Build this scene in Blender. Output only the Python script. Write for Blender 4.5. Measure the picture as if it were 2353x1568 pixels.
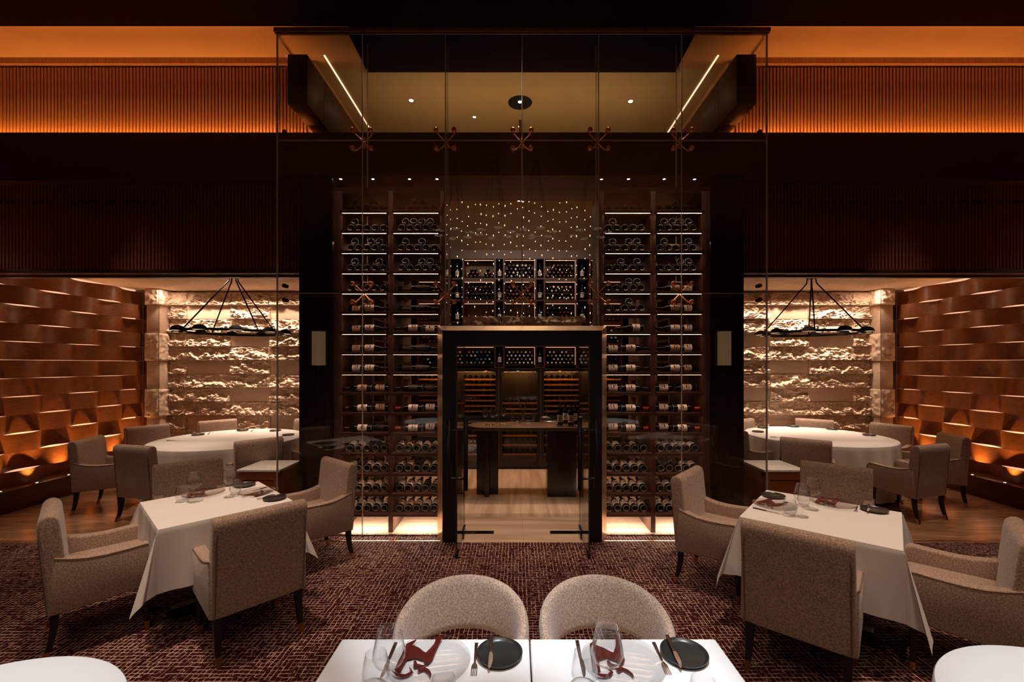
import bpy, bmesh, math, random
from mathutils import Vector, Matrix, noise
random.seed(7)
C = bpy.context.scene
COL = C.collection
PI = math.pi
for o in list(bpy.data.objects): bpy.data.objects.remove(o)

# ---------------------------------------------------------------- camera, world, exposure
CX, CH, F = -0.062, 1.8, 1000.0            # camera x, height, focal length in pixels of the 2353 px frame
cam = bpy.data.cameras.new('camera'); camo = bpy.data.objects.new('camera', cam); COL.objects.link(camo)
camo.location = (CX, 0, CH); camo.rotation_euler = (PI/2, 0, 0)
cam.sensor_fit = 'HORIZONTAL'; cam.sensor_width = 36; cam.lens = 36*F/2353
cam.shift_x = -9.5/2353; cam.shift_y = 54/2353
cam.clip_start = .05; cam.clip_end = 60
C.camera = camo
w = bpy.data.worlds.new('world'); C.world = w; w.use_nodes = True
w.node_tree.nodes['Background'].inputs[0].default_value = (1, .62, .38, 1)
w.node_tree.nodes['Background'].inputs[1].default_value = 0.02
C.view_settings.view_transform = 'Standard'; C.view_settings.look = 'None'
C.view_settings.gamma = 1; C.view_settings.exposure = 0.0; C.view_settings.use_curve_mapping = False

WARM = (1, .70, .46); AMBER = (1, .49, .17); SOFT = (1, .76, .58); NEUT = (.93, .97, 1)
def lamp(kind, loc, power, color, rot=(0, 0, 0), size=.1, size_y=None, angle=60, blend=.6):
    l = bpy.data.lights.new(kind.lower()+'_lamp', kind); l.energy = power; l.color = color
    if kind == 'AREA':
        l.size = size
        if size_y: l.shape = 'RECTANGLE'; l.size_y = size_y
    else: l.shadow_soft_size = size
    if kind == 'SPOT': l.spot_size = math.radians(angle); l.spot_blend = blend
    o = bpy.data.objects.new(kind.lower()+'_lamp', l); COL.objects.link(o)
    o.location = loc; o.rotation_euler = rot
    return o
def aim(o, tgt):
    o.rotation_euler = (Vector(tgt)-o.location).to_track_quat('-Z', 'Y').to_euler()
    return o

# lamps over the main room (recessed in its high ceiling)
for x, y, pw_ in ((-2.95, 1.76, 115), (2.95, 1.76, 115), (-1.6, -.2, 45), (1.6, -.2, 45), (-.9, -1.2, 80), (.9, -1.2, 80), (-4.6, 2.2, 45), (4.6, 2.2, 45)):
    aim(lamp('SPOT', (x, y, 5.25), pw_*1.15, SOFT, size=.03, angle=84 if y > 1 else 110, blend=1), (x*.85, y+(.6 if y > 1 else 1.0), 0))
aim(lamp('SPOT', (-2.2, 2.6, 5.25), 560, SOFT, size=.07, angle=32, blend=.9), (-2.33, 3.25, .7))
aim(lamp('SPOT', (2.0, 2.5, 5.25), 440, SOFT, size=.07, angle=34, blend=.9), (2.06, 3.0, .7))
aim(lamp('SPOT', (0.35, .9, 5.25), 900, NEUT, size=.04, angle=25, blend=.6), (0, 1.38, .7))
aim(lamp('SPOT', (-1.6, .6, 5.25), 520, NEUT, size=.08, angle=20, blend=.8), (-1.7, 1.15, .7))
aim(lamp('SPOT', (1.6, .6, 5.25), 520, NEUT, size=.08, angle=20, blend=.8), (1.75, 1.15, .7))
aim(lamp('SPOT', (0, 3.3, 5.25), 260, SOFT, size=.07, angle=46, blend=1), (0, 3.6, 0))
lamp('AREA', (0, -.9, 4.7), 26, AMBER, rot=(PI, 0, 0), size=7, size_y=.4)       # cove uplight of the main room
# cove light behind the bulkhead, washing the upper slats and the ceiling bay
for s in (-1, 1):
    lamp('AREA', (s*4.9, 5.20, 4.45), 66, AMBER, rot=(math.radians(118), 0, 0), size=4.6, size_y=.03)
    lamp('AREA', (s*4.9, 4.56, 5.34), 8, AMBER, rot=(math.radians(168), 0, 0), size=4.6, size_y=.05)
# alcoves: grazing wash on the stone, downlight on the round tables
for s, cx, cy in ((-1, -4.1, 6.15), (1, 4.35, 6.4)):
    lamp('AREA', (s*4.1, 7.30, 3.055), 46, SOFT, rot=(math.radians(6), 0, 0), size=3.4, size_y=.04).data.spread = math.radians(75)
    lamp('AREA', (s*5.9, 7.22, 3.055), 3.5, SOFT, size=.15, size_y=.05)
    aim(lamp('SPOT', (cx, cy-.1, 3.04), 95, SOFT, size=.06, angle=66, blend=.8), (cx, cy, .7))
    aim(lamp('SPOT', (s*3.6, 5.6, 3.0), 34, SOFT, size=.05, angle=64, blend=.9), (s*3.3, 5.2, 0))  # extra spot added for the service cabinet
    aim(lamp('SPOT', (s*4.9, 5.5, 3.0), 30, SOFT, size=.05, angle=60, blend=.9), (s*4.7, 5.2, 0))
    aim(lamp('SPOT', (s*3.0, 4.45, 5.28), 330, SOFT, size=.04, angle=20, blend=.8), (s*3.0, 5.08, .6))  # second spot added to brighten the cabinet's marble top
    aim(lamp('SPOT', (s*4.6, 4.45, 5.28), 230, SOFT, size=.04, angle=34, blend=1), (s*4.4, 4.95, 0))
    for k in range(7):                     # uplights in the plinth of the woven wall
        y = 4.82+.4*k
        aim(lamp('SPOT', (s*6.25, y, .285), 38, AMBER, size=.010, angle=72, blend=1), (s*6.44, y, .85))
    for y in (4.4, 4.9):
        pass
# grazing spots added just behind the glass to brighten the rack fronts
for s in (-1, 1):
    for x in (.98, 1.30, 1.62, 1.88):
        aim(lamp('SPOT', (s*x, 4.615, 5.27), 60, SOFT, size=.02, angle=26, blend=.8), (s*x, 4.66, 0))
# wine room
aim(lamp('SPOT', (0, 4.64, 5.27), 520, SOFT, size=.03, angle=30, blend=.9), (0, 4.80, 2.2))  # spot added to brighten the stones above the door
lamp('AREA', (0, 5.78, 4.54), 14, WARM, rot=(math.radians(157), 0, 0), size=3.8, size_y=.1)  # uplight added on top of the beam to brighten the olive ceiling
lamp('AREA', (0, 6.2, 4.35), 9, WARM, size=1.0)
aim(lamp('SPOT', (0, 6.35, 3.95), 230, SOFT, size=.04, angle=70, blend=.6), (0, 6.2, 0))
aim(lamp('AREA', (0, 5.95, 3.97), 18, SOFT, size=2.6, size_y=.08), (0, 7.5, 2.2))  # area light added to brighten the bins of the back cabinet
aim(lamp('AREA', (0, 7.0, 1.2), .6, (1, .5, .2), size=2, size_y=.1), (0, 7.5, 1.2)) if 0 else None

# ---------------------------------------------------------------- materials
M = {}
def mat(name, col, rough=.5, metal=0, spec=.5, emit=None, es=0, coat=0):
    m = bpy.data.materials.new(name); m.use_nodes = True
    b = m.node_tree.nodes['Principled BSDF']
    b.inputs['Base Color'].default_value = (*col, 1); b.inputs['Roughness'].default_value = rough
    b.inputs['Metallic'].default_value = metal; b.inputs['Specular IOR Level'].default_value = spec
    b.inputs['Coat Weight'].default_value = coat; b.inputs['Coat Roughness'].default_value = .12
    if emit: b.inputs['Emission Color'].default_value = (*emit, 1); b.inputs['Emission Strength'].default_value = es
    M[name] = m
    return m
def nt(m): return m.node_tree, m.node_tree.nodes, m.node_tree.links, m.node_tree.nodes['Principled BSDF']
def grain(name, c1, c2, scale=(1, 1, 1), rough=.45, bump=.0, ns=4., detail=6, coat=0, spec=.5, dist=.6, pos=(.3, .7), coord='Object'):
    m = mat(name, c1, rough, coat=coat, spec=spec); t, n, l, b = nt(m)
    tc = n.new('ShaderNodeTexCoord'); mp = n.new('ShaderNodeMapping'); mp.inputs['Scale'].default_value = scale
    no = n.new('ShaderNodeTexNoise'); no.inputs['Scale'].default_value = ns; no.inputs['Detail'].default_value = detail
    no.inputs['Distortion'].default_value = dist
    cr = n.new('ShaderNodeValToRGB'); cr.color_ramp.elements[0].color = (*c1, 1); cr.color_ramp.elements[1].color = (*c2, 1)
    cr.color_ramp.elements[0].position = pos[0]; cr.color_ramp.elements[1].position = pos[1]
    l.new(tc.outputs[coord], mp.inputs[0]); l.new(mp.outputs[0], no.inputs['Vector']); l.new(no.outputs['Fac'], cr.inputs[0])
    l.new(cr.outputs[0], b.inputs['Base Color'])
    if bump:
        bp = n.new('ShaderNodeBump'); bp.inputs['Strength'].default_value = bump; bp.inputs['Distance'].default_value = .01
        l.new(no.outputs['Fac'], bp.inputs['Height']); l.new(bp.outputs[0], b.inputs['Normal'])
    return m
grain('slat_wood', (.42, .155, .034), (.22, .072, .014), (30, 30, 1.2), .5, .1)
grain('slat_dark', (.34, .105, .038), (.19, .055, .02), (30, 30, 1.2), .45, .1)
grain('dark_wood', (.085, .024, .011), (.052, .014, .007), (25, 25, 1.5), .38, .05)
grain('panel_wood', (.032, .015, .010), (.018, .008, .006), (12, 12, .8), .18, 0, spec=.6)
grain('rack_wood', (.115, .050, .032), (.060, .024, .015), (2, 30, 30), .42, .1)
grain('rack_post', (.115, .050, .032), (.060, .024, .015), (30, 30, 1.5), .42, .1)
grain('bin_back', (.34, .20, .13), (.24, .13, .08), (30, 3, 1), .5, .1)
grain('veneer', (.27, .085, .017), (.145, .043, .009), (14, 1.1, 22), .42, .06)
grain('plinth_wood', (.10, .028, .012), (.055, .015, .007), (10, 1, 10), .3)
grain('cabinet_wood', (.34, .11, .035), (.22, .065, .02), (3, 3, 20), .4)
grain('plaster', (.50, .235, .075), (.42, .19, .058), (.5, 1.2, 1), .75, 0, ns=1.5)
mat('dark_matte', (.022, .008, .005), .85, spec=.1)
grain('khaki', (.44, .28, .105), (.41, .26, .095), (1, 1, 1), .8)
grain('brown_wall', (.16, .085, .038), (.12, .062, .028), (1, 1, 1), .7)
grain('sandstone', (.72, .54, .40), (.60, .43, .30), (2, 2, 9), .85, .25, ns=7)
grain('rock', (.75, .60, .45), (.38, .28, .19), (8, 8, 8), .85, .5)
grain('marble', (.82, .77, .70), (.50, .44, .38), (4, 14, 4), .25, 0, ns=2.2, dist=1.8, pos=(.45, .8))
grain('travertine', (.68, .47, .335), (.44, .275, .18), (5, .3, 1), .22, 0, ns=2.2, detail=8, dist=.5, pos=(.32, .68))
grain('alcove_wood_floor', (.44, .25, .135), (.25, .125, .06), (.9, 6.5, 1), .2, 0, ns=2.0, detail=8, dist=1.2, pos=(.35, .65))
mat('black', (.010, .009, .009), .35); mat('iron', (.010, .009, .009), .75, spec=.25)
mat('black_gloss', (.006, .005, .005), .12, spec=.6)
mat('brass', (.62, .33, .14), .28, 1); mat('copper', (.98, .46, .20), .34, 1); mat('mirror_brass', (.92, .66, .42), .38, 1)
mat('steel', (.75, .72, .70), .18, 1); mat('bronze', (.11, .06, .045), .3, .7)
mat('seal', (.50, .40, .32), .35); mat('chrome', (.8, .8, .8), .1, 1)
mat('cloth', (.74, .69, .655), .9, spec=.2); mat('white_cloth', (.80, .81, .83), .85, spec=.2)
mat('stoneware', (.022, .023, .021), .32); mat('sauce', (.07, .005, .004), .3)
mat('rim_highlight', (.24, .26, .25), .2, spec=.8); mat('bottle_glass', (.004, .007, .005), .07, spec=.8); mat('label', (.92, .86, .77), .6)
mat('cream_label', (.66, .50, .35), .6); mat('dark_label', (.05, .04, .04), .5); mat('label_print', (.10, .06, .04), .6)
mat('capsule', (.03, .02, .018), .25); mat('red_capsule', (.55, .06, .02), .3)
mat('gold_capsule', (.75, .42, .08), .25, .6); mat('white_capsule', (.75, .72, .66), .3); mat('teal_capsule', (.03, .30, .38), .3)
mat('wine_red_capsule', (.22, .02, .015), .28)
mat('led', (.9, .7, .5), .5, emit=(1, .56, .38), es=27); mat('led_floor', (.9, .8, .7), .5, emit=(1, .82, .68), es=55)
mat('led_bin', (.9, .7, .5), .5, emit=(1, .50, .33), es=1.6)
mat('cove_led', (.9, .8, .7), .5, emit=(1, .72, .48), es=1.6)
mat('lens', (1, 1, 1), .4, emit=(1, .9, .8), es=14); mat('lamp_glow', (1, .8, .6), .4, emit=(1, .7, .45), es=1.2)
mat('drop_glow', (1, .8, .6), .3, emit=(1, .72, .42), es=1.6)
mat('sconce_glass', (.50, .33, .15), .36, .75, emit=(1, .62, .32), es=.07)
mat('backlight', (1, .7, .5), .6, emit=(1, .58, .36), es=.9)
mat('display_blue', (0, .1, .3), .4, emit=(.05, .4, 1), es=1); mat('display_red', (.3, .05, 0), .4, emit=(1, .2, .08), es=1)
mat('fridge_slat', (.42, .15, .03), .45, emit=None)
mat('fridge_inside', (.02, .012, .01), .4)

def glassy(name, tint=(1, 1, 1), rough=.0, f0=.04, power=5., boost=1.0):
    """thin glass: clear, with a reflection that grows towards grazing angles (Schlick)"""
    m = bpy.data.materials.new(name); m.use_nodes = True; t = m.node_tree; n = t.nodes; l = t.links; n.clear()
    out = n.new('ShaderNodeOutputMaterial'); mx = n.new('ShaderNodeMixShader'); tr = n.new('ShaderNodeBsdfTransparent')
    gl = n.new('ShaderNodeBsdfGlossy'); gl.inputs['Roughness'].default_value = rough
    tr.inputs[0].default_value = (*tint, 1); lw = n.new('ShaderNodeLayerWeight'); lw.inputs['Blend'].default_value = .5
    pw = n.new('ShaderNodeMath'); pw.operation = 'POWER'; pw.inputs[1].default_value = power
    mu = n.new('ShaderNodeMath'); mu.operation = 'MULTIPLY_ADD'; mu.inputs[1].default_value = (1-f0)*boost; mu.inputs[2].default_value = f0; mu.use_clamp = True
    l.new(lw.outputs['Facing'], pw.inputs[0]); l.new(pw.outputs[0], mu.inputs[0])
    l.new(mu.outputs[0], mx.inputs[0]); l.new(tr.outputs[0], mx.inputs[1]); l.new(gl.outputs[0], mx.inputs[2])
    l.new(mx.outputs[0], out.inputs[0]); M[name] = m
glassy('pane_glass', (.985, .98, .975))
glassy('wine_glass', (.98, .98, .98), .01, .045, 3.4, .9)
glassy('bar_glass', (.90, .90, .90), .14, .22, 1.6, .8)
glassy('plate_glass', (.94, .935, .93), .04, .06, 3.0, .8)
glassy('fridge_glass', (.85, .83, .81))

def fabric(name, c1, c2, sc=420):
    m = mat(name, c1, .95, spec=.15); t, n, l, b = nt(m)
    tc = n.new('ShaderNodeTexCoord'); no = n.new('ShaderNodeTexNoise'); no.inputs['Scale'].default_value = sc; no.inputs['Detail'].default_value = 3
    no2 = n.new('ShaderNodeTexNoise'); no2.inputs['Scale'].default_value = sc*.28; no2.inputs['Detail'].default_value = 2
    ad = n.new('ShaderNodeMath'); ad.operation = 'ADD'
    cr = n.new('ShaderNodeValToRGB'); cr.color_ramp.elements[0].color = (*c2, 1); cr.color_ramp.elements[1].color = (*c1, 1)
    cr.color_ramp.elements[0].position = .42; cr.color_ramp.elements[1].position = .60
    hv = n.new('ShaderNodeMath'); hv.operation = 'MULTIPLY'; hv.inputs[1].default_value = .5
    bp = n.new('ShaderNodeBump'); bp.inputs['Strength'].default_value = .5; bp.inputs['Distance'].default_value = .003
    for x in (no, no2): l.new(tc.outputs['Object'], x.inputs['Vector'])
    l.new(no.outputs['Fac'], ad.inputs[0]); l.new(no2.outputs['Fac'], ad.inputs[1]); l.new(ad.outputs[0], hv.inputs[0])
    l.new(hv.outputs[0], cr.inputs[0]); l.new(cr.outputs[0], b.inputs['Base Color']); l.new(hv.outputs[0], bp.inputs['Height'])
    l.new(bp.outputs[0], b.inputs['Normal']); b.inputs['Sheen Weight'].default_value = .3
    return m
fabric('tweed', (.53, .375, .285), (.25, .160, .118))
fabric('tub_fabric', (.58, .44, .35), (.28, .19, .145), 520)
mat('piping', (.20, .12, .085), .8)

def carpet():
    m = mat('carpet', (.03, .004, .004), .97, spec=.1); t, n, l, b = nt(m)
    tc = n.new('ShaderNodeTexCoord')
    wob = n.new('ShaderNodeTexNoise'); wob.inputs['Scale'].default_value = 9; wob.inputs['Detail'].default_value = 3
    vm = n.new('ShaderNodeVectorMath'); vm.operation = 'MULTIPLY_ADD'; vm.inputs[1].default_value = (.022, .022, 0)
    l.new(tc.outputs['Object'], wob.inputs['Vector']); l.new(wob.outputs['Color'], vm.inputs[0]); l.new(tc.outputs['Object'], vm.inputs[2])
    facs = []
    for rot in (0, PI/2):
        mp = n.new('ShaderNodeMapping'); mp.inputs['Rotation'].default_value = (0, 0, rot)
        br = n.new('ShaderNodeTexBrick'); br.offset = .37; br.inputs['Scale'].default_value = 1
        br.inputs['Brick Width'].default_value = .13; br.inputs['Row Height'].default_value = .031
        br.inputs['Mortar Size'].default_value = .0031; br.inputs['Mortar Smooth'].default_value = .3
        l.new(vm.outputs[0], mp.inputs[0]); l.new(mp.outputs[0], br.inputs['Vector'])
        # broken dashes
        dn = n.new('ShaderNodeTexNoise'); dn.inputs['Scale'].default_value = 1; dn.inputs['Detail'].default_value = 1
        dm = n.new('ShaderNodeMapping'); dm.inputs['Scale'].default_value = (14, 60, 1) ; dm.inputs['Location'].default_value = (rot*3, 0, 0)
        l.new(mp.outputs[0], dm.inputs[0]); l.new(dm.outputs[0], dn.inputs['Vector'])
        gt = n.new('ShaderNodeMapRange'); gt.inputs[1].default_value = .40; gt.inputs[2].default_value = .50
        l.new(dn.outputs['Fac'], gt.inputs[0])
        # patches where this direction dominates
        pn = n.new('ShaderNodeTexVoronoi'); pn.distance = 'CHEBYCHEV'; pn.inputs['Scale'].default_value = 4.5
        pg = n.new('ShaderNodeSeparateColor'); l.new(tc.outputs['Object'], pn.inputs['Vector']); l.new(pn.outputs['Color'], pg.inputs[0])
        pr = n.new('ShaderNodeMapRange')
        a, c = (.25, .45) if rot == 0 else (.78, .55)
        pr.inputs[1].default_value = a; pr.inputs[2].default_value = c; pr.inputs[3].default_value = .45
        l.new(pg.outputs[0], pr.inputs[0])
        q = n.new('ShaderNodeMath'); q.operation = 'MULTIPLY'; l.new(br.outputs['Fac'], q.inputs[0]); l.new(gt.outputs[0], q.inputs[1])
        q2 = n.new('ShaderNodeMath'); q2.operation = 'MULTIPLY'; l.new(q.outputs[0], q2.inputs[0]); l.new(pr.outputs[0], q2.inputs[1])
        facs.append(q2)
    mx = n.new('ShaderNodeMath'); mx.operation = 'MAXIMUM'; l.new(facs[0].outputs[0], mx.inputs[0]); l.new(facs[1].outputs[0], mx.inputs[1])
    mc = n.new('ShaderNodeMixRGB'); mc.inputs[1].default_value = (.036, .005, .006, 1); mc.inputs[2].default_value = (.52, .335, .265, 1)
    l.new(mx.outputs[0], mc.inputs[0]); l.new(mc.outputs[0], b.inputs['Base Color'])
carpet()

# ---------------------------------------------------------------- helpers
def at(px, py, z):
    """Point of the photograph (pixels) on the horizontal plane z."""
    d = (CH-z)*F/(py-838)
    return Vector((CX+(px-1186)/F*d, d, z))
def tag(o, label=None, cat=None, group=None, kind=None):
    if label: o['label'] = label
    if cat: o['category'] = cat
    if group: o['group'] = group
    if kind: o['kind'] = kind
    return o
def E(name, loc=(0, 0, 0), rz=0, label=None, cat=None, group=None, kind=None):
    o = bpy.data.objects.new(name, None); COL.objects.link(o); o.location = loc; o.rotation_euler = (0, 0, rz); o.empty_display_size = .1
    return tag(o, label, cat, group, kind)
def link(name, me, parent=None, loc=(0, 0, 0), rot=(0, 0, 0), scale=(1, 1, 1)):
    o = bpy.data.objects.new(name, me); COL.objects.link(o); o.parent = parent; o.location = loc; o.rotation_euler = rot; o.scale = scale
    return o
def children(o): return [c for c in KIDS.get(o.name, [])]
KIDS = {}
def copy_tree(o, kids, parent=None):
    c = o.copy(); COL.objects.link(c)
    if parent: c.parent = parent
    for k in kids.get(o, []): copy_tree(k, kids, c)
    return c
def kids_map():
    d = {}
    for o in bpy.data.objects:
        if o.parent: d.setdefault(o.parent, []).append(o)
    return d
def dup(src, loc, rz=0, label=None, group=None, kids=None):
    c = copy_tree(src, kids or {}); c.location = loc; c.rotation_euler = (0, 0, rz)
    if label: c['label'] = label
    if group: c['group'] = group
    return c

class MB:
    def __init__(s): s.v = []; s.f = []; s.mi = []; s.cur = 0
    def add(s, vs, fs):
        b = len(s.v); s.v += [tuple(v) for v in vs]; s.f += [tuple(i+b for i in f) for f in fs]; s.mi += [s.cur]*len(fs); return s
    def box(s, x0, x1, y0, y1, z0, z1):
        if x0 > x1: x0, x1 = x1, x0
        if y0 > y1: y0, y1 = y1, y0
        if z0 > z1: z0, z1 = z1, z0
        return s.add([(x0, y0, z0), (x1, y0, z0), (x1, y1, z0), (x0, y1, z0), (x0, y0, z1), (x1, y0, z1), (x1, y1, z1), (x0, y1, z1)],
                     [(0, 3, 2, 1), (4, 5, 6, 7), (0, 1, 5, 4), (1, 2, 6, 5), (2, 3, 7, 6), (3, 0, 4, 7)])
    def lathe(s, prof, c=(0, 0, 0), n=16, axis='Z', cap=True):
        vs = []; fs = []
        for r, h in prof:
            for i in range(n):
                a = 2*PI*i/n; p = (r*math.cos(a), r*math.sin(a), h)
                if axis == 'Y': p = (p[0], p[2], -p[1])
                if axis == 'X': p = (p[2], p[0], p[1])
                vs.append((p[0]+c[0], p[1]+c[1], p[2]+c[2]))
        for k in range(len(prof)-1):
            for i in range(n):
                j = (i+1) % n; fs.append((k*n+i, k*n+j, (k+1)*n+j, (k+1)*n+i))
        if cap:
            if prof[0][0] > 1e-5: fs.append(tuple(reversed(range(n))))
            if prof[-1][0] > 1e-5: fs.append(tuple(range((len(prof)-1)*n, len(prof)*n)))
        return s.add(vs, fs)
    def tube(s, pts, r, n=8, closed=False, cap=True):
        pts = [Vector(p) for p in pts]; m = len(pts); rs = r if isinstance(r, (list, tuple)) else [r]*m
        vs = []; up = None
        for i, p in enumerate(pts):
            a = pts[i-1] if (i > 0 or closed) else p; b = pts[(i+1) % m] if (i < m-1 or closed) else p
            d = (b-a).normalized()
            if up is None: up = Vector((0, 0, 1)) if abs(d.z) < .9 else Vector((1, 0, 0))
            x = d.cross(up)
            x = x.normalized() if x.length > 1e-6 else Vector((1, 0, 0)); y = x.cross(d).normalized(); up = y
            for k in range(n):
                t = 2*PI*(k+.5)/n; vs.append(p+(x*math.cos(t)+y*math.sin(t))*rs[i])
        fs = []
        for i in range(m if closed else m-1):
            for k in range(n):
                j = (k+1) % n; i2 = (i+1) % m; fs.append((i*n+k, i*n+j, i2*n+j, i2*n+k))
        if cap and not closed: fs.append(tuple(reversed(range(n)))); fs.append(tuple(range((m-1)*n, m*n)))
        return s.add(vs, fs)
    def prism(s, poly, a0, a1, axis='X'):
        n = len(poly)
        def P(p, a): return (a, p[0], p[1]) if axis == 'X' else ((p[0], a, p[1]) if axis == 'Y' else (p[0], p[1], a))
        vs = [P(p, a0) for p in poly]+[P(p, a1) for p in poly]
        fs = [tuple(reversed(range(n))), tuple(range(n, 2*n))]+[(i, (i+1) % n, n+(i+1) % n, n+i) for i in range(n)]
        return s.add(vs, fs)
    def loft(s, secs):
        """square sections: (x, y, z, hx, hy)"""
        vs = []
        for x, y, z, hx, hy in secs: vs += [(x-hx, y-hy, z), (x+hx, y-hy, z), (x+hx, y+hy, z), (x-hx, y+hy, z)]
        fs = [(3, 2, 1, 0)]; m = len(secs)
        for i in range(m-1):
            for k in range(4):
                j = (k+1) % 4; fs.append((i*4+k, i*4+j, i*4+4+j, i*4+4+k))
        b = (m-1)*4; fs.append((b, b+1, b+2, b+3))
        return s.add(vs, fs)
    def grid(s, fn, nu, nv, wrap=False):
        vs = [fn(i/nu, j/nv) for j in range(nv+1) for i in range(nu+1)]
        fs = [(j*(nu+1)+i, j*(nu+1)+i+1, (j+1)*(nu+1)+i+1, (j+1)*(nu+1)+i) for j in range(nv) for i in range(nu)]
        return s.add(vs, fs)
    def mesh(s, name, mats, smooth=False, bevel=0, seg=2, fix=True, ang=35):
        me = bpy.data.meshes.new(name); me.from_pydata(s.v, [], s.f)
        if not isinstance(mats, (list, tuple)): mats = [mats]
        for m in mats: me.materials.append(M[m])
        if any(s.mi): me.polygons.foreach_set('material_index', s.mi)
        bm = bmesh.new(); bm.from_mesh(me)
        if fix: bmesh.ops.recalc_face_normals(bm, faces=bm.faces)
        if bevel:
            es = [e for e in bm.edges if len(e.link_faces) == 2 and e.calc_face_angle(0) > math.radians(ang)]
            bmesh.ops.bevel(bm, geom=es, offset=bevel, segments=seg, affect='EDGES', profile=.5, clamp_overlap=True)
        if smooth or bevel:
            for f in bm.faces: f.smooth = True
            for e in bm.edges:
                if len(e.link_faces) == 2 and e.calc_face_angle(0) > math.radians(45): e.smooth = False
        bm.to_mesh(me); bm.free(); return me
    def build(s, name, mats, parent=None, loc=(0, 0, 0), rot=(0, 0, 0), **k):
        return link(name, s.mesh(name, mats, **k), parent, loc, rot)
def S(name, mb, m, label=None, **k):
    o = mb.build(name, m, **k); o['kind'] = 'structure'
    if label: o['label'] = label
    return o
# ================================================================ SETTING
S('floor', MB().box(-8, 8, -5, 4.40, -.1, 0), 'carpet', 'maroon carpet with broken tan crosshatch lines')
S('floor', MB().box(-2.59, -.81, 4.40, 4.575, -.1, 0).box(.81, 2.59, 4.40, 4.575, -.1, 0), 'carpet')
S('floor', MB().box(-6.6, -2.59, 4.40, 7.7, -.1, 0), 'alcove_wood_floor', 'polished striped floor of the alcove on the left')
S('floor', MB().box(2.59, 6.6, 4.40, 7.7, -.1, 0), 'alcove_wood_floor', 'polished striped floor of the alcove on the right')
fl = E('floor', label='beige veined stone floor of the wine room', kind='structure')
for i, (y0, y1) in enumerate(((4.40, 4.60), (4.602, 4.80), (4.802, 5.14), (5.142, 7.6))):      # border slabs run across, the field runs back
    xs = [-2.56, -1.2, .012, 1.2, 2.56] if i < 3 else [-2.56+.64*k for k in range(9)]
    for a, c in zip(xs, xs[1:]):
        if i == 0:
            a, c = max(a, -.81), min(c, .81)
            if a >= c-.01: continue
        o = MB().box(a+.0008, c-.0008, y0, y1, -.06, 0).build('slab', 'travertine', fl)
        if i < 3:
            me = o.data; o.rotation_euler = (0, 0, PI/2); o.location = (0, 0, 0)
            for v in me.vertices: x, y = v.co.x, v.co.y; v.co.x = y; v.co.y = -x
S('trim_1', MB().box(-8, -.83, 4.425, 4.440, -.01, .004), 'brass', 'thin brass strip in the carpet left of the door')
S('trim_2', MB().box(.83, 8, 4.425, 4.440, -.01, .004), 'brass', 'thin brass strip in the carpet right of the door')
# main room shell
S('ceiling', MB().box(-8, 8, -5, 5.46, 5.5, 5.6), 'plaster', 'orange lit plaster ceiling')
S('ceiling', MB().box(-2.6, 2.6, 5.46, 7.7, 5.5, 5.6), 'khaki', 'olive ceiling above the wine room')
S('ceiling', MB().box(-1.83, 1.83, 4.60, 5.19, 5.285, 5.49), 'dark_matte', 'dark panel standing in for a dark reflection along the glass head')  # panel added for the dark reflection in the middle panes
S('ceiling_beam', MB().box(-8, 8, 3.7, 4.50, 5.30, 5.495), 'dark_matte', 'dark beam across the whole ceiling')
S('wall_front', MB().box(-8, 8, -5.1, -5, 0, 5.5), 'panel_wood')
S('wall_left', MB().box(-8.1, -8, -5, 5.0, 0, 5.5), 'panel_wood'); S('wall_right', MB().box(8, 8.1, -5, 5.0, 0, 5.5), 'panel_wood')
# bulkhead and slatted bands
for s, nm in ((-1, 'left'), (1, 'right')):
    S('wall_back', MB().box(s*2.585, s*8, 5.06, 5.14, 3.94, 4.50).box(s*2.585, s*8, 5.14, 5.26, 3.94, 4.40), 'dark_wood', 'dark bulkhead above the '+nm+' alcove')
    S('wall_back', MB().box(s*2.585, s*8, 5.335, 5.40, 2.87, 5.5), 'dark_wood')
    S('ceiling', MB().box(s*2.585, s*6.6, 5.336, 7.7, 3.07, 3.15), 'sandstone', 'low ceiling of the '+nm+' alcove')
    S('trim_3' if s < 0 else 'trim_4', MB().box(s*2.585, s*8, 5.20, 5.335, 2.893, 2.945), 'slat_wood' if 0 else 'dark_wood', 'wooden lip over the '+nm+' alcove', bevel=.004)
    S('trim_3' if s < 0 else 'trim_4', MB().box(s*2.585, s*8, 5.24, 5.335, 5.43, 5.50), 'slat_wood')
    S('trim_3' if s < 0 else 'trim_4', MB().box(s*2.585, s*8, 5.20, 5.24, 3.72, 3.765), 'dark_wood')
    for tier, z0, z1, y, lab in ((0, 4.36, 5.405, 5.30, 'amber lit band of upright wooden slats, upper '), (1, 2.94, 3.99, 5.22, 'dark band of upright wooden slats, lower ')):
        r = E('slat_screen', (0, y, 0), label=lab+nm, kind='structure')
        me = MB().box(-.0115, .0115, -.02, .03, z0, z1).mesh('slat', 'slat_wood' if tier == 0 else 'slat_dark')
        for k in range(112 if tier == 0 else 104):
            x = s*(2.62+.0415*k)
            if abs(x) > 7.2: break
            link('slat', me, r, (x, random.uniform(-.002, .002), 0))
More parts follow.
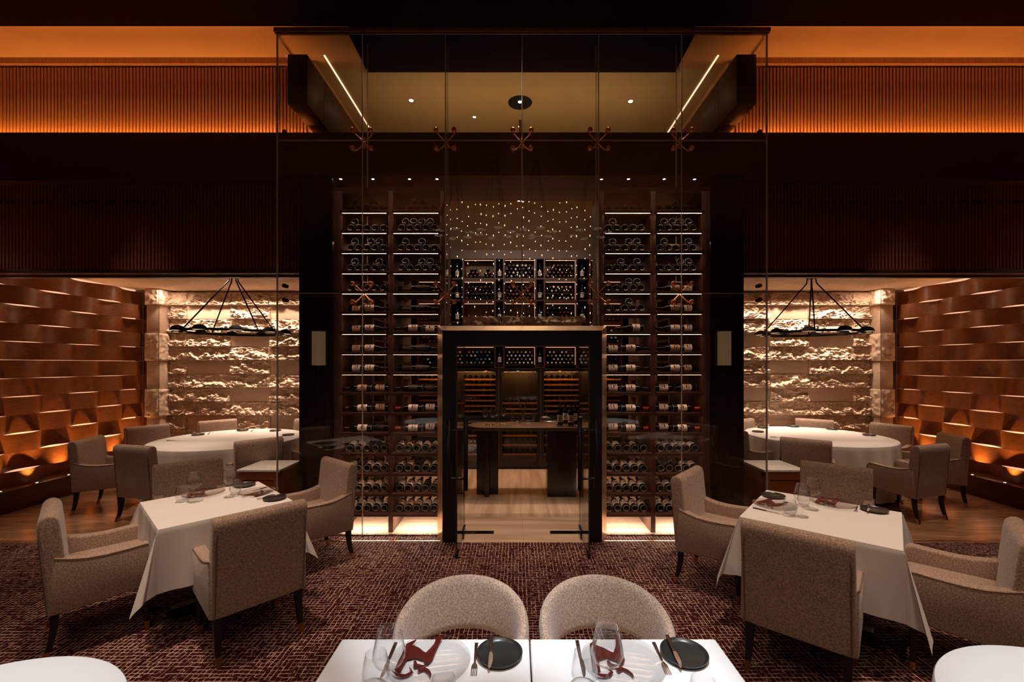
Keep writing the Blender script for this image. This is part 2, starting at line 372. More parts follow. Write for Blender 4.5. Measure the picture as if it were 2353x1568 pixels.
# bulkhead inside the glass box, with a soffit and a second ceiling behind
S('ceiling_beam', MB().box(-2.585, 2.585, 5.06, 5.86, 4.0, 4.5), 'dark_wood', 'dark beam crossing the wine room above the racks')
S('wall_back', MB().box(-2.6, 2.6, 7.80, 7.9, 0, 5.5), 'brown_wall', 'dim back wall of the wine room')
for s in (-1, 1):
    S('wall_left' if s < 0 else 'wall_right', MB().box(s*2.20, s*2.585, 5.06, 7.8, 0, 4.0), 'panel_wood', 'glossy dark wood pier beside the wine rack')
    S('ceiling_beam', MB().box(s*2.29, s*2.50, 4.64, 5.06, 4.58, 5.11).box(s*2.29, s*2.50, 5.065, 7.7, 4.58, 5.11), 'dark_wood', 'dark beam running back under the ceiling, '+('left' if s < 0 else 'right'), bevel=.004)
    S('trim_5', MB().box(s*2.345, s*2.362, 5.2, 7.6, 5.49, 5.499), 'cove_led', 'light strip in the olive ceiling, '+('left' if s < 0 else 'right'))
    S('wall_left' if s < 0 else 'wall_right', MB().box(s*2.52, s*2.60, 5.30, 7.8, 4.5, 5.5), 'plaster')

# ---- woven wooden walls of the alcoves
def weave_mesh(sgn, h):
    mb = MB(); n = 10; b = .072; t = .012; vs = []; fs = []
    for i in range(n+1):
        u = i/n; y = -.2+.4*u; d = sgn*b*math.sin(PI*u) - (0 if sgn > 0 else 0)
        for dd in (0, -t):
            for z in (0, h): vs.append((d+dd, y, z))
    for i in range(n):
        a = i*4; c = a+4
        fs += [(a, a+1, c+1, c), (a+2, c+2, c+3, a+3), (a+1, a+3, c+3, c+1), (a, c, c+2, a+2)]
    fs += [(0, 2, 3, 1), (n*4, n*4+1, n*4+3, n*4+2)]
    return mb.add(vs, fs).mesh('woven_panel', 'veneer', smooth=True)
wm_out, wm_in = weave_mesh(1, .231), weave_mesh(-1, .231)
for s, nm in ((-1, 'left'), (1, 'right')):
    r = E('wall_'+nm, (s*6.43, 0, 0), 0 if s < 0 else PI, 'basket weave wall of bowed glossy wood bands, '+nm+' alcove', kind='structure')
    for c in range(8):
        yc = 7.22-.4*c
        for j in range(13):
            out = (c+j) % 2 == 0
            z = .215+.235*j
            if z+.231 > 3.15: continue
            link('woven_panel', wm_out if out else wm_in, r, (0, yc if s < 0 else -yc, z))
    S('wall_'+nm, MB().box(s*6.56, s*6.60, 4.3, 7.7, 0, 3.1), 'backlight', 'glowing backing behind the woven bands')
    S('wall_'+nm, MB().box(s*6.36, s*6.62, 7.43, 7.60, 0, 3.1), 'dark_wood')
    S('baseboard_'+nm, MB().box(s*6.20, s*6.55, 4.2, 7.43, 0, .27).box(s*6.40, s*6.55, 4.2, 7.43, .27, .275), 'plinth_wood', 'dark wooden plinth under the woven wall', bevel=.004)
    S('wall_'+nm, MB().box(s*6.3, s*8, 4.1, 4.2, 0, 3.94).box(s*6.62, s*8, 4.2, 5.3, 0, 3.94), 'panel_wood')
    for k in range(7):
        y = 4.82+.4*k
        t = E('uplight', (s*6.25, y, .2705), 0, 'small round uplight in the '+nm+' plinth, number '+['one', 'two', 'three', 'four', 'five', 'six', 'seven'][6-k]+' from the stone pier', 'light', 'uplights under the woven walls')
        MB().lathe([(.022, 0), (.022, .006), (.016, .006), (.016, .002)], n=14, cap=False).build('ring', 'bronze', t)
        MB().lathe([(.0155, .003), (.0001, .003)], n=12, cap=False).build('lens', 'lens', t, fix=False)

# ---- stone walls
def rough_mesh(w, h, seed, nu=34, nv=12, prof=True):
    V = Vector
    def fn(u, v):
        x = (u-.5)*w; z = v*h
        edge = .55+.42*noise.noise(V((x*5+seed*7.3, seed*1.7, 0)))+.16*noise.noise(V((x*17+seed*3, 5.1, seed)))
        t = (edge-v)*5.5
        t = 0 if t < 0 else (1 if t > 1 else t*t*(3-2*t))
        d = .014+(.055*t if prof else .02)
        d += .030*(noise.fractal(V((x*9+seed*11, z*15, seed*2.2)), .8, 2.1, 5))
        rid = 1-abs(noise.noise(V((x*14+seed, z*26, seed*5))))
        d += .030*(rid**4-.35)*(1 if prof else 1.2)
        e = min(u, 1-u)*w; e2 = min(v, 1-v)*h
        d *= min(1, e/.010+.25)*min(1, e2/.008+.35)
        return (x, -max(d, .002), z)
    mb = MB().grid(fn, nu, nv)
    W = nu+1
    b = [(-w/2, .05, 0), (w/2, .05, 0), (w/2, .05, h), (-w/2, .05, h)]
    n0 = len(mb.v); mb.v += b
    bot = [i for i in range(W)]; top = [nv*W+i for i in range(W)]
    lef = [j*W for j in range(nv+1)]; rig = [j*W+nu for j in range(nv+1)]
    mb.f += [tuple([n0+1, n0]+bot), tuple([n0+3, n0+2]+top[::-1]), tuple([n0, n0+3]+lef[::-1]), tuple([n0+2, n0+1]+rig)]
    mb.mi += [0]*4
    return mb.mesh('stone_block', 'sandstone', smooth=True)
RM = {}
for w_ in (.31, .76, .68): RM[w_] = [rough_mesh(w_-.004, .2345, sd+w_*9, 72 if w_ > .5 else 30, 24) for sd in range(5)]
SM = {w_: MB().box(-w_/2+.003, w_/2-.003, -.012, .05, .003, .2315).mesh('stone_block', 'sandstone', bevel=.003) for w_ in RM}
colw = [(.31, None), (.76, 0), (.68, 2), (.76, 0), (.68, 2), (.31, None)]
for s, nm in ((-1, 'left'), (1, 'right')):
    r = E('wall_back', (0, 7.53, 0), 0, 'split face beige stone wall of the '+nm+' alcove', kind='structure')
    x = 6.05
    for ci, (w_, ph) in enumerate(colw):
        xc = s*(x-w_/2); x -= w_
        for j in range(13):
            jj = j                     # smooth courses repeat every four rows
            z = .215+.2365*j-.2365
            sm = ph is not None and (jj-ph) % 4 == (3 if s < 0 else 1)
            me = SM[w_] if sm else RM[w_][(ci*3+j*2+(s > 0)*2) % 5]
            o = link('stone_block', me, r, (xc, random.uniform(-.006, .004), z))
            if not sm and (j+ci) % 2: o.scale = (-1, 1, 1)
    MB().box(s*2.55, s*6.6, .04, .12, 0, 3.1).build('backing', 'sandstone', r)
    p = E('pillar', (s*6.155, 7.41, 0), 0, 'stone pier of alternating rough and smooth blocks, '+nm+' alcove', kind='structure')
    for j in range(7):
        z = .02+.47*j-.04; z1 = min(z+.466, 3.069)
        z = max(z, 0)
        if j % 2 == 0:                 # rough blocks stand proud
            mb = MB()
            h = z1-z; seed = j*3+s
            def face(origin, du, nrm, wd, nu):
                o0, du, nr = Vector(origin), Vector(du), Vector(nrm)
                def fn(u, v):
                    p_ = Vector((u*wd*3+seed, v*h*3, seed*2.0+nr.x*5))
                    d = .02*noise.fractal(p_*5, .9, 2.1, 4)+.018*(1-abs(noise.noise(p_*4)))
                    d *= min(1, 12*min(u, 1-u)*wd/.25+.1)*min(1, 18*min(v, 1-v)+.1)
                    return o0+du*(u*wd)+Vector((0, 0, v*h))+nr*(d+.012)
                mb.grid(fn, nu, 22)
            face((-.115*1, -.125, z), (1, 0, 0), (0, -1, 0), .23, 14)
            sx = 1 if s < 0 else -1
            face((sx*.112, -.137, z), (0, 1, 0), (sx, 0, 0), .26, 14)
            mb.box(-.118, .118, -.128, .12, z, z1)
            mb.build('stone_block', 'sandstone', p, smooth=True, fix=False)
        else: MB().box(-.105, .105, -.112, .12, z+.002, z1).build('stone_block', 'sandstone', p, bevel=.004)
    MB().box(-s*.109, -s*.112, -.117, -.113, 0, 3.06).build('edge_strip', 'bronze', p)

# ================================================================ GLASS BOX
g = E('window_1', label='tall frameless glass wall of the wine room', kind='structure')
JX = [-2.576, -1.68, -.806, 0, .806, 1.68, 2.576]; ZZ = [0.0, 2.55, 4.16, 5.285]
for i in range(6):
    for k in range(3):
        z0, z1 = ZZ[k], ZZ[k+1]
        if k == 0 and i in (2, 3): z0 = 2.205
        x0, x1 = JX[i]+.003, JX[i+1]-.003
        if k == 0 and i == 1: x1 = -.83
        if k == 0 and i == 4: x0 = .83
        MB().box(x0, x1, 4.575, 4.587, z0+.003, z1-.003).build('pane', 'pane_glass', g)
    # joints
for i, x in enumerate(JX):
    z0 = 2.205 if i == 3 else 0
    if i in (2, 4): z0 = 2.205
    wd = .0038 if 0 < i < 6 else .006
    MB().box(x-wd, x+wd, 4.573, 4.589, z0, 5.285).build('seal', 'seal', g)
for z in (2.55, 4.16):
    MB().box(-2.576, 2.576, 4.5735, 4.5885, z-.003, z+.003).build('seal', 'seal', g)
for i, x in enumerate(JX[1:-1]):
    for z0, z1 in ((2.33, 5.28),):
        MB().prism([(4.592, z0+.12), (4.60, z0), (4.63, z0), (4.742, z0+.20), (4.742, z1), (4.592, z1)], x-.005, x+.005).build('fin', 'pane_glass', g)
        MB().prism([(4.738, z0+.195), (4.746, z0+.205), (4.746, z1), (4.738, z1)], x-.004, x+.004).build('fin_edge', 'seal', g)
for s in (-1, 1):
    for k in range(3): MB().box(s*2.570, s*2.582, 4.592, 5.055, ZZ[k]+.003, ZZ[k+1]-.003).build('pane', 'pane_glass', g)
    MB().box(s*2.565, s*2.587, 4.59, 5.30, 5.268, 5.30).build('side_channel', 'chrome', g)
MB().box(-2.60, 2.60, 4.55, 4.61, 5.287, 5.33).build('head_channel', 'slat_wood', g)
MB().box(-2.595, 2.595, 4.566, 4.574, 5.275, 5.292).build('head_channel', 'bronze', g)
MB().box(-2.58, -.81, 4.568, 4.594, 0, .014).box(.81, 2.58, 4.568, 4.594, 0, .014).build('sill_rail', 'steel', g)
def spider(x, z, y=4.587, sx=1):
    hub = MB().tube([(x, y+.05, z-.06), (x, y+.05, z+.06)], .009, 8).tube([(x-.035*sx, y+.05, z-.045), (x+.035*sx, y+.05, z-.045)], .007, 6).build('fitting', 'brass', g)
    for a in (-1, 1):
        for b in (-1, 1):
            m = MB().tube([(x+a*.008, y+.05, z+b*.01), (x+a*.05*sx, y+.05, z+b*.055), (x+a*.09*sx, y+.035, z+b*.092)], [.009, .007, .006], 8)
            m.build('arm', 'copper', hub)
            m = MB().lathe([(.001, -.058), (.012, -.057), (.0235, -.052), (.026, -.046), (.026, -.038), (.012, -.036), (.012, -.012), (.020, -.012), (.020, .0), (.008, .012)], (x+a*.095*sx, y+.001, z+b*.095), 14, 'Y')
            m.build('bolt', 'copper', hub, smooth=True)
for x in JX[1:-1]:
    spider(x, 4.16); spider(x, 2.55)
for s in (-1, 1):
    for z in (4.10, 4.25, 2.48, 2.63):
        MB().lathe([(.001, -.02), (.022, -.018), (.024, 0), (.012, .002), (.012, .03), (.02, .03), (.02, .045)], (s*2.50, 4.587, z), 12, 'Y').build('bolt', 'bronze', g, smooth=True)

# ---- portal and doors
p = E('door_frame', label='dark door surround with a polished bronze edge', kind='structure')
def ring(mb, ox, oz, ix, iz, y0, y1):
    return mb.box(-ox, -ix, y0, y1, 0, oz).box(ix, ox, y0, y1, 0, oz).box(-ix, ix, y0, y1, iz, oz)
ring(MB(), .806, 2.14, .668, 1.995, 4.40, 4.86).build('surround', 'black', p)
mb = MB()
f0, b0 = (.812, 2.146, 4.425), (.883, 2.204, 4.545)
for s in (-1, 1): mb.add([(s*f0[0], f0[2], 0), (s*f0[0], f0[2], f0[1]), (s*b0[0], b0[2], b0[1]), (s*b0[0], b0[2], 0), (s*f0[0], 4.6, 0), (s*f0[0], 4.6, f0[1]), (s*b0[0], 4.6, b0[1]), (s*b0[0], 4.6, 0)],
                         [(0, 1, 2, 3), (4, 7, 6, 5), (0, 4, 5, 1), (3, 2, 6, 7), (0, 3, 7, 4), (1, 5, 6, 2)])
mb.add([(-f0[0], f0[2], f0[1]), (f0[0], f0[2], f0[1]), (b0[0], b0[2], b0[1]), (-b0[0], b0[2], b0[1]), (-f0[0], 4.6, f0[1]), (f0[0], 4.6, f0[1]), (b0[0], 4.6, b0[1]), (-b0[0], 4.6, b0[1])],
       [(0, 1, 2, 3), (4, 7, 6, 5), (0, 4, 5, 1), (3, 2, 6, 7), (0, 3, 7, 4), (1, 5, 6, 2)])
mb.build('bezel', 'mirror_brass', p)
MB().box(-.80, .80, 4.60, 5.0, 2.14, 2.20).build('canopy', 'dark_wood', p)
for s, dn in ((-1, 'door_1'), (1, 'door_2')):
    d = E(dn, (s*.612, 4.62, 0), 0, ('left' if s < 0 else 'right')+' frameless glass door leaf, swung open towards the room', kind='structure')
    MB().box(-.006, .006, -.60, -.01, .012, 1.985).build('pane', 'pane_glass', d)
    MB().box(-.0065, .0065, -.603, -.600, .012, 1.985).box(-.0065, .0065, -.010, -.007, .012, 1.985).build('edge', 'bronze', d)
    MB().box(-.014, .014, -.16, 0, .008, .10).build('patch_fitting', 'black_gloss', d, bevel=.003)
    MB().box(-.014, .014, -.605, -.50, .008, .05).build('patch_fitting', 'black_gloss', d, bevel=.003)
    for q in (-1, 1):
        h = MB().tube([(q*.078, -.54, .62), (q*.078, -.54, 1.285)], .021, 14).build('handle', 'black_gloss', d, smooth=True)
        MB().tube([(q*.006, -.54, .73), (q*.078, -.54, .73)], .012, 10).tube([(q*.006, -.54, 1.18), (q*.078, -.54, 1.18)], .012, 10).build('bracket', 'black_gloss', h, smooth=True)
    f = MB().box(s*.30, s*.70, 4.615, 4.70, 0, .004).build('floor_plate', 'black_gloss', None, bevel=.001)
    tag(f, 'black polished floor spring plate under the '+('left' if s < 0 else 'right')+' door leaf', 'plate')
    MB().box(s*.30, s*.70, 4.609, 4.615, 0, .005).build('edge_strip', 'chrome', f)
# stones on the canopy
sl = E('stone_ledge', (0, 4.82, 2.2), 0, 'row of rough split stones lying on top of the door surround', 'stones')
for j in range(2):
    x = -.63
    while x < .60:
        w_ = random.uniform(.10, .17); h_ = random.uniform(.055, .068)
        bm = bmesh.new(); bmesh.ops.create_cube(bm, size=1); bmesh.ops.subdivide_edges(bm, edges=bm.edges, cuts=5, use_grid_fill=True)
        for v in bm.verts:
            v.co = Vector((v.co.x*w_, v.co.y*.17, v.co.z*h_))
            q = v.co*16+Vector((x*9, j*4, 0)); v.co += Vector((noise.noise(q), noise.noise(q+Vector((9, 0, 0))), noise.noise(q+Vector((0, 9, 0)))))*.018
        me = bpy.data.meshes.new('stone'); bm.to_mesh(me); bm.free(); me.materials.append(M['rock'])
        link('stone', me, sl, (x+w_/2, random.uniform(-.02, .02), .034+j*.056)); x += w_+.004
# ================================================================ WINE RACKS
ORD = ['first', 'second', 'third', 'fourth', 'fifth', 'sixth', 'seventh', 'eighth', 'ninth']
SHZ = [.212+.2155*k for k in range(16)]
BAYS = [(-1.927, -1.432), (-1.380, -.878), (.878, 1.380), (1.432, 1.927)]
BN = ['left rack outer bay', 'left rack inner bay', 'right rack inner bay', 'right rack outer bay']
SN = ['lowest shelf', 'second lowest shelf', 'third lowest shelf', 'fourth lowest shelf', 'fifth lowest shelf', 'sixth lowest shelf', 'seventh lowest shelf', 'eighth lowest shelf', 'eighth highest shelf',
      'seventh highest shelf', 'sixth highest shelf', 'fifth highest shelf', 'fourth highest shelf', 'third highest shelf', 'second highest shelf', 'unlit top shelf']
RY0, RY1 = 4.65, 5.10
for s, nm in ((-1, 'left'), (1, 'right')):
    r = E('wine_rack', (s*1.42, RY0, 0), 0, 'tall dark walnut wine rack with lit shelves, '+nm+' of the door', 'wine rack', 'pair of wine racks flanking the door')
    X = lambda x: x-s*1.42
    for a, c in ((1.927, 2.012), (1.380, 1.432), (.832, .878)):
        MB().box(X(s*a), X(s*c), .01, .45, 0, 3.66).build('post', 'rack_post', r, bevel=.003)
    MB().box(X(s*.832), X(s*2.012), 0.02, .45, 3.64, 3.70).build('top_board', 'rack_wood', r)
    for a, c in ((.878, 1.380), (1.432, 1.927)):
        xa, xc = sorted((X(s*a), X(s*c)))
        MB().box(xa, xc, .02, .45, .0, .004).build('base_glow', 'led_floor', r) if 0 else None
        for k, z in enumerate(SHZ):
            sh = MB().box(xa-.006, xc+.006, -.028, .40, z-.032, z).build('shelf', 'rack_wood', r, bevel=.002)
            if k and k < 16: MB().box(xa+.012, xc-.015, -.017, -.011, z-.0326, z-.0322).build('light_strip', 'led', sh)
            else: MB().box(xa+.02, xc-.015, .10, .16, z-.040, z-.0325).build('light_strip', 'led_floor', sh)
# low glow strip behind the racks' base rails
# ---- bottles
def bottle_proto(name, r=.0385, L=.30, label='label', cap='capsule', shape=0):
    """lies along +Y: base at y=0, mouth at y=L"""
    root = E(name)
    rb = r
    if shape == 0: prof = [(.001, .022), (.018, .016), (rb-.0065, .003), (rb-.004, 0), (rb-.0012, .0012), (rb, .005), (rb, L*.60), (rb*.96, L*.635), (rb*.72, L*.68), (rb*.45, L*.73), (.0150, L*.79), (.0140, L*.93), (.0160, L*.94), (.0160, L*.965), (.0145, L*.97), (.0145, L), (.001, L)]
    else: prof = [(.001, .022), (.018, .016), (rb-.0065, .003), (rb-.004, 0), (rb-.0012, .0012), (rb, .005), (rb, L*.46), (rb*.93, L*.53), (rb*.74, L*.62), (rb*.5, L*.71), (.0165, L*.80), (.0145, L*.93), (.0165, L*.94), (.0165, L*.965), (.0145, L*.97), (.0145, L), (.001, L)]
    def yl(pr, n=20): return MB().lathe([(a, b) for a, b in pr], (0, 0, 0), n, 'Y', cap=False)
    mb = MB().lathe(prof, (0, 0, 0), 20, 'Y', cap=False); mb.mi = [1 if 40 <= q < 100 else 0 for q in range(len(mb.mi))]  # grey faces paint the lit ring highlight round the base
    mb.build('glass', ['bottle_glass', 'rim_highlight'], root, smooth=True)
    if cap: yl([(.0155, L*.80), (.0152, L*.93), (.0172, L*.94), (.0172, L*.968), (.0155, L*.975), (.0155, L*1.003), (.0005, L*1.003)], 14).build('capsule', cap, root, smooth=True)
    if label:
        n = 16; y0, y1 = (L*.17, L*.50) if shape == 0 else (L*.14, L*.40)
        vs = []; fs = []
        for i in range(n+1):
            a = math.radians(-105+210*i/n)      # wraps the upward side
            for y in (y0, y1): vs.append(((rb+.0007)*math.sin(a), y, (rb+.0007)*math.cos(a)))
        for i in range(n): fs.append((i*2, i*2+2, i*2+3, i*2+1))
        lb = MB().add(vs, fs).build('label', label, root, smooth=True, fix=False)
        vs = []; fs = []
        for q, (a0, a1, ya, yb) in enumerate(((-26, 26, .50, .64), (-40, 40, .30, .36), (-30, 30, .18, .22))):
            for i in range(5):
                a = math.radians(a0+(a1-a0)*i/4)
                for y in (y0+(y1-y0)*ya, y0+(y1-y0)*yb): vs.append(((rb+.0012)*math.sin(a), y, (rb+.0012)*math.cos(a)))
            b = q*10
            for i in range(4): fs.append((b+i*2, b+i*2+2, b+i*2+3, b+i*2+1))
        MB().add(vs, fs).build('print', 'label_print', lb, fix=False)
    return root
PROT = {'white': bottle_proto('wine_bottle'), 'cream': bottle_proto('wine_bottle', label='cream_label'), 'dark': bottle_proto('wine_bottle', label='dark_label'),
        'red': bottle_proto('wine_bottle', cap='red_capsule'), 'burg': bottle_proto('wine_bottle', r=.0410, shape=1, cap='wine_red_capsule'), 'burgw': bottle_proto('wine_bottle', r=.0435, L=.33, shape=1),
        'plain': bottle_proto('wine_bottle', r=.0400, L=.31, label=None), 'stand': bottle_proto('wine_bottle', r=.037, L=.30)}
km = kids_map()
DESC = {'white': 'with a white label', 'cream': 'with a cream label', 'dark': 'with a dark label', 'red': 'with a red capsule', 'burg': 'sloping, with a white label', 'burgw': 'large sloping, with a white label', 'plain': 'showing its round base'}
def roll(o, a):                                  # turn about the bottle's own axis
    for c in o.children if hasattr(o, 'children') else []: pass
# rows of bottles with their bases to the room (four lowest shelves)
rows = {0: [['white']*5, ['cream', 'cream', 'cream', 'white', 'white'], ['white']*5, ['white']*5],
        1: [['white', 'white', 'white', 'white', 'cream'], ['white', 'white', 'white', 'dark', 'cream'], ['white']*5, ['cream', 'white', 'white', 'white', 'white']],
        2: [['white', 'dark', 'white', 'white', 'white'], ['cream', 'cream', 'dark', 'white', 'white'], ['white']*5, ['dark', 'dark', 'dark', 'white', 'white']],
        3: [['white', 'white', 'dark', 'dark', 'dark'], ['cream', 'cream', 'white', 'white', 'white'], ['white', 'white', 'dark', 'cream', 'dark'], ['white']*5]}
for k, bays in rows.items():
    for b, lst in enumerate(bays):
        x0, x1 = BAYS[b]
        for i, kd in enumerate(lst):
            x = x0+.062+.0925*i+(.0 if b < 2 else 0)
            if b == 0: x += .012
            o = dup(PROT[kd], (x, 4.675+random.uniform(-.004, .006), SHZ[k]+.0400), 0, ORD[i]+' bottle '+DESC[kd]+', '+SN[k]+', '+BN[b], 'wine bottles lying base outwards on the low shelves', km)
            o.rotation_euler = (math.radians(7.5), 0, 0); o['category'] = 'wine bottle'
            o.rotation_mode = 'XYZ'; o.scale = (.98, .98, .98)
# bottles lying sideways, (direction of the neck, kind)
side = {4: ['Lwhite Ldark', 'Lred Lwhite', 'Rwhite Rred', 'Rwhite Rred'], 5: ['Lwhite Lcream', 'Lred Lwhite', 'Rwhite Rred', 'Rwhite Rred'],
        6: ['Lcream Lcream', 'Ldark Ldark', 'Rwhite Rwhite', 'Rwhite Lwhite'], 7: ['Rwhite Rwhite', 'Rdark Rdark', 'Rwhite Rwhite', 'Lwhite Lcream'],
        8: ['Rcream Rwhite', 'Rdark Rdark', 'Rwhite Rwhite', 'Lcream Lburgw'], 9: ['Rcream Rwhite', 'Lwhite Lwhite', 'Lburg', 'Lwhite Lburgw'],
        10: ['Rcream Rwhite', 'Rdark Rdark', '', 'Lcream Lburgw'], 11: ['', 'Rdark Rdark', '', 'Lcream Lburgw']}
for k, bays in side.items():
    for b, s_ in enumerate(bays):
        x0, x1 = BAYS[b]; ent = s_.split()
        for i, e in enumerate(ent):
            nl, kd = e[0] == 'L', e[1:]
            L_ = .33 if kd == 'burgw' else .30; r_ = {'burg': .041, 'burgw': .0435}.get(kd, .0385)
            n_ = len(ent)
            if n_ == 1: xa = x0+.13
            else: xa = x0+.02+(.17 if i else 0) if nl is False else x0+.012+(.165 if i else 0)
            if kd == 'burgw': xa = x1-.35
            yy = 4.70+(.092 if (i == 0) != nl else 0.0)
            if n_ == 1: yy = 4.70
            base_x = xa if not nl else xa+L_
            lab = ('left' if i == 0 else 'right')+' ' if n_ == 2 else ''
            o = dup(PROT[kd], (base_x, yy, SHZ[k]+r_+.001), 0, lab+'sideways bottle '+DESC[kd]+', '+SN[k]+', '+BN[b], 'wine bottles lying sideways in the racks', km)
            # local +Y (neck) -> +X or -X ; label turned to the room
            o.rotation_mode = 'QUATERNION'
            ny = Vector((-1 if nl else 1, 0, 0)); nz = Vector((0, -math.cos(math.radians(random.uniform(14, 40))), .5)).normalized(); nx = ny.cross(nz).normalized(); nz = nx.cross(ny)
            o.rotation_quaternion = Matrix((nx, ny, nz)).transposed().to_quaternion()
            o['category'] = 'wine bottle'
# stacked bottles showing their bases on the upper shelves: (bottom row count, hollows that hold an upper bottle)
stk = {15: [(5, (0, 2)), (5, (1, 2)), (5, ()), (5, (2,))], 14: [(5, (0,)), (5, (0, 1, 2, 3)), (5, (0,)), (5, (0, 1, 2, 3))],
       13: [(5, (0, 2, 3)), (5, (0, 2)), (5, (0, 2, 3)), (5, (0, 3))], 12: [(5, (0, 3)), (5, (0, 2, 3)), (5, (1, 3)), (5, (2, 3))],
       11: [(5, ()), None, (5, (2, 3)), None], 10: [None, None, (5, (2,)), None]}
for k, bays in stk.items():
    for b, st in enumerate(bays):
        if not st: continue
        x0, x1 = BAYS[b]; n, ups = st; pitch = .0875; R_ = .040
        off = x0+(.055 if b > 1 else .085)
        for i in range(n):
            o = dup(PROT['plain'], (off+pitch*i, 4.68+random.uniform(-.006, .01), SHZ[k]+R_+.001), 0, ORD[i]+' bottle of the bottom row, '+SN[k]+', '+BN[b], 'stacked wine bottles on the upper shelves', km)
            o['category'] = 'wine bottle'; o.rotation_euler = (0, 0, math.radians(random.uniform(-3, 3)))
        for q, i in enumerate(ups):
            h = math.sqrt((2*R_)**2-(pitch/2)**2)
            o = dup(PROT['plain'], (off+pitch*(i+.5), 4.685, SHZ[k]+R_+h+.002), 0, ORD[q]+' bottle of the upper row, '+SN[k]+', '+BN[b], 'stacked wine bottles on the upper shelves', km)
            o['category'] = 'wine bottle'; o.rotation_euler = (0, 0, math.radians(random.uniform(-2, 2)))

# ---- side shelving seen through the racks
for s, nm in ((-1, 'left'), (1, 'right')):
    r = E('wall_shelf', (s*2.19, 6.4, 0), 0, 'dark wooden shelving along the '+nm+' side of the wine room', 'shelving', 'side shelving of the wine room')
    for k in range(12): MB().box(0, -s*.36, -1.0, .95, .2+.27*k, .225+.27*k).build('shelf', 'rack_wood', r)
    for j in range(5): MB().box(0, -s*.36, -1.02+.48*j, -.995+.48*j, 0, 3.4).build('upright', 'bin_back', r)
    lamp('AREA', (s*1.95, 5.6, 3.3), 2.5, WARM, size=.5)

# ================================================================ BACK CABINET
BW = .52; bc = E('bin_cabinet', (0, 7.5, 0), 0, 'tall dark cabinet of lit bottle bins on the back wall of the wine room', 'cabinet')
binx = [-1.485, -.70, 0, .70, 1.485]
rowz = [3.60, 3.225, 2.85, 2.475, 2.10]; BH = .305
posts = []
edges = sorted([(x-BW/2, x+BW/2) for x in binx])
MB().box(-2.19, 2.19, .0, .32, 3.62, 3.77).build('cornice', 'dark_wood', bc)
MB().box(-2.19, 2.19, .0, .32, 1.735, 1.785).build('rail', 'dark_wood', bc)
for x in sorted(set([-2.17, 2.17]+[e[0]-.014 for e in edges]+[e[1]+.014 for e in edges])):
    MB().box(x-.014, x+.014, -.004, .32, 1.735, 3.63).build('stile', 'dark_wood', bc)
for i, x in enumerate(binx):
    MB().box(x-BW/2, x+BW/2, .29, .30, 1.785, 3.62).build('back_panel', 'bin_back', bc)
    for z in rowz:
        sh = MB().box(x-BW/2, x+BW/2, 0, .30, z-BH-.068, z-BH).build('shelf', 'dark_wood', bc)
        MB().box(x-BW/2+.01, x+BW/2-.01, .008, .016, z-.006, z).build('light_strip', 'led_bin', sh)
        if i in (2, 3) and z < 3.7: MB().box(x+BW/2-.004, x+BW/2-.001, .008, .014, z-BH, z).build('light_strip', 'led_bin', sh)
MB().box(-2.19, 2.19, .30, .31, 1.785, 3.62).build('back_panel', 'panel_wood', bc)
# bottles in the bins (well beyond 300 with those in the racks): one mass per bin
NB = 0
def bin_bottles(x, z0, n, rows_, caps, hollow=0):
    mb = MB(); r = .0345; mats = ['bottle_glass']+caps
    for j in range(rows_):
        m = n-(j % 2)
        for i in range(m):
            xx = x-(n-1)*r*1.03+i*r*2.06+(r if j % 2 else 0); zz = z0+r+.002+j*r*1.76
            if hollow and random.random() < hollow*j*.33: continue
            y = 7.50+.03+random.uniform(-.008, .012)
            mb.cur = 0; mb.lathe([(.013, 0), (.013, .065), (r, .10), (r, .20)], (xx, y, zz), 8, 'Y')
            mb.cur = random.randint(1, len(caps)); mb.lathe([(.0005, -.002), (.0175, .0), (.0175, .05)], (xx, y, zz), 8, 'Y', cap=False)
    o = mb.build('stored_bottles', mats, None, smooth=True, fix=False); return o
CAPS = [['wine_red_capsule', 'wine_red_capsule', 'capsule', 'red_capsule'], ['capsule', 'capsule', 'white_capsule', 'gold_capsule'], ['wine_red_capsule', 'capsule', 'capsule']]
rn = ['top', 'second', 'third', 'fourth', 'lowest']; cn = ['far left', 'left', 'middle', 'right', 'far right']
for i, x in enumerate(binx):
    for j, z in enumerate(rowz):
        caps = CAPS[(i+j) % 3]; n, rw, hol = 7, 4, .1
        if (i, j) == (1, 0): rw, hol = 3, .75; caps = CAPS[2]
        if (i, j) == (2, 0): caps = ['capsule', 'white_capsule', 'capsule']; hol = .0
        if j == 2 and i in (1, 2): rw, hol = 3, .9
        if (i, j) == (1, 4): caps = ['teal_capsule', 'gold_capsule', 'capsule', 'white_capsule']
        if (i, j) == (2, 4): caps = ['white_capsule', 'gold_capsule', 'gold_capsule', 'white_capsule']; hol = 0
        if (i, j) == (3, 4): caps = ['white_capsule', 'white_capsule', 'gold_capsule']
        o = bin_bottles(x, z-BH, n, rw, caps, hol)
        tag(o, 'stacked bottles filling the '+rn[j]+' bin, '+cn[i]+' column of the back cabinet', 'wine bottles', 'bottles filling the back bins', 'stuff')
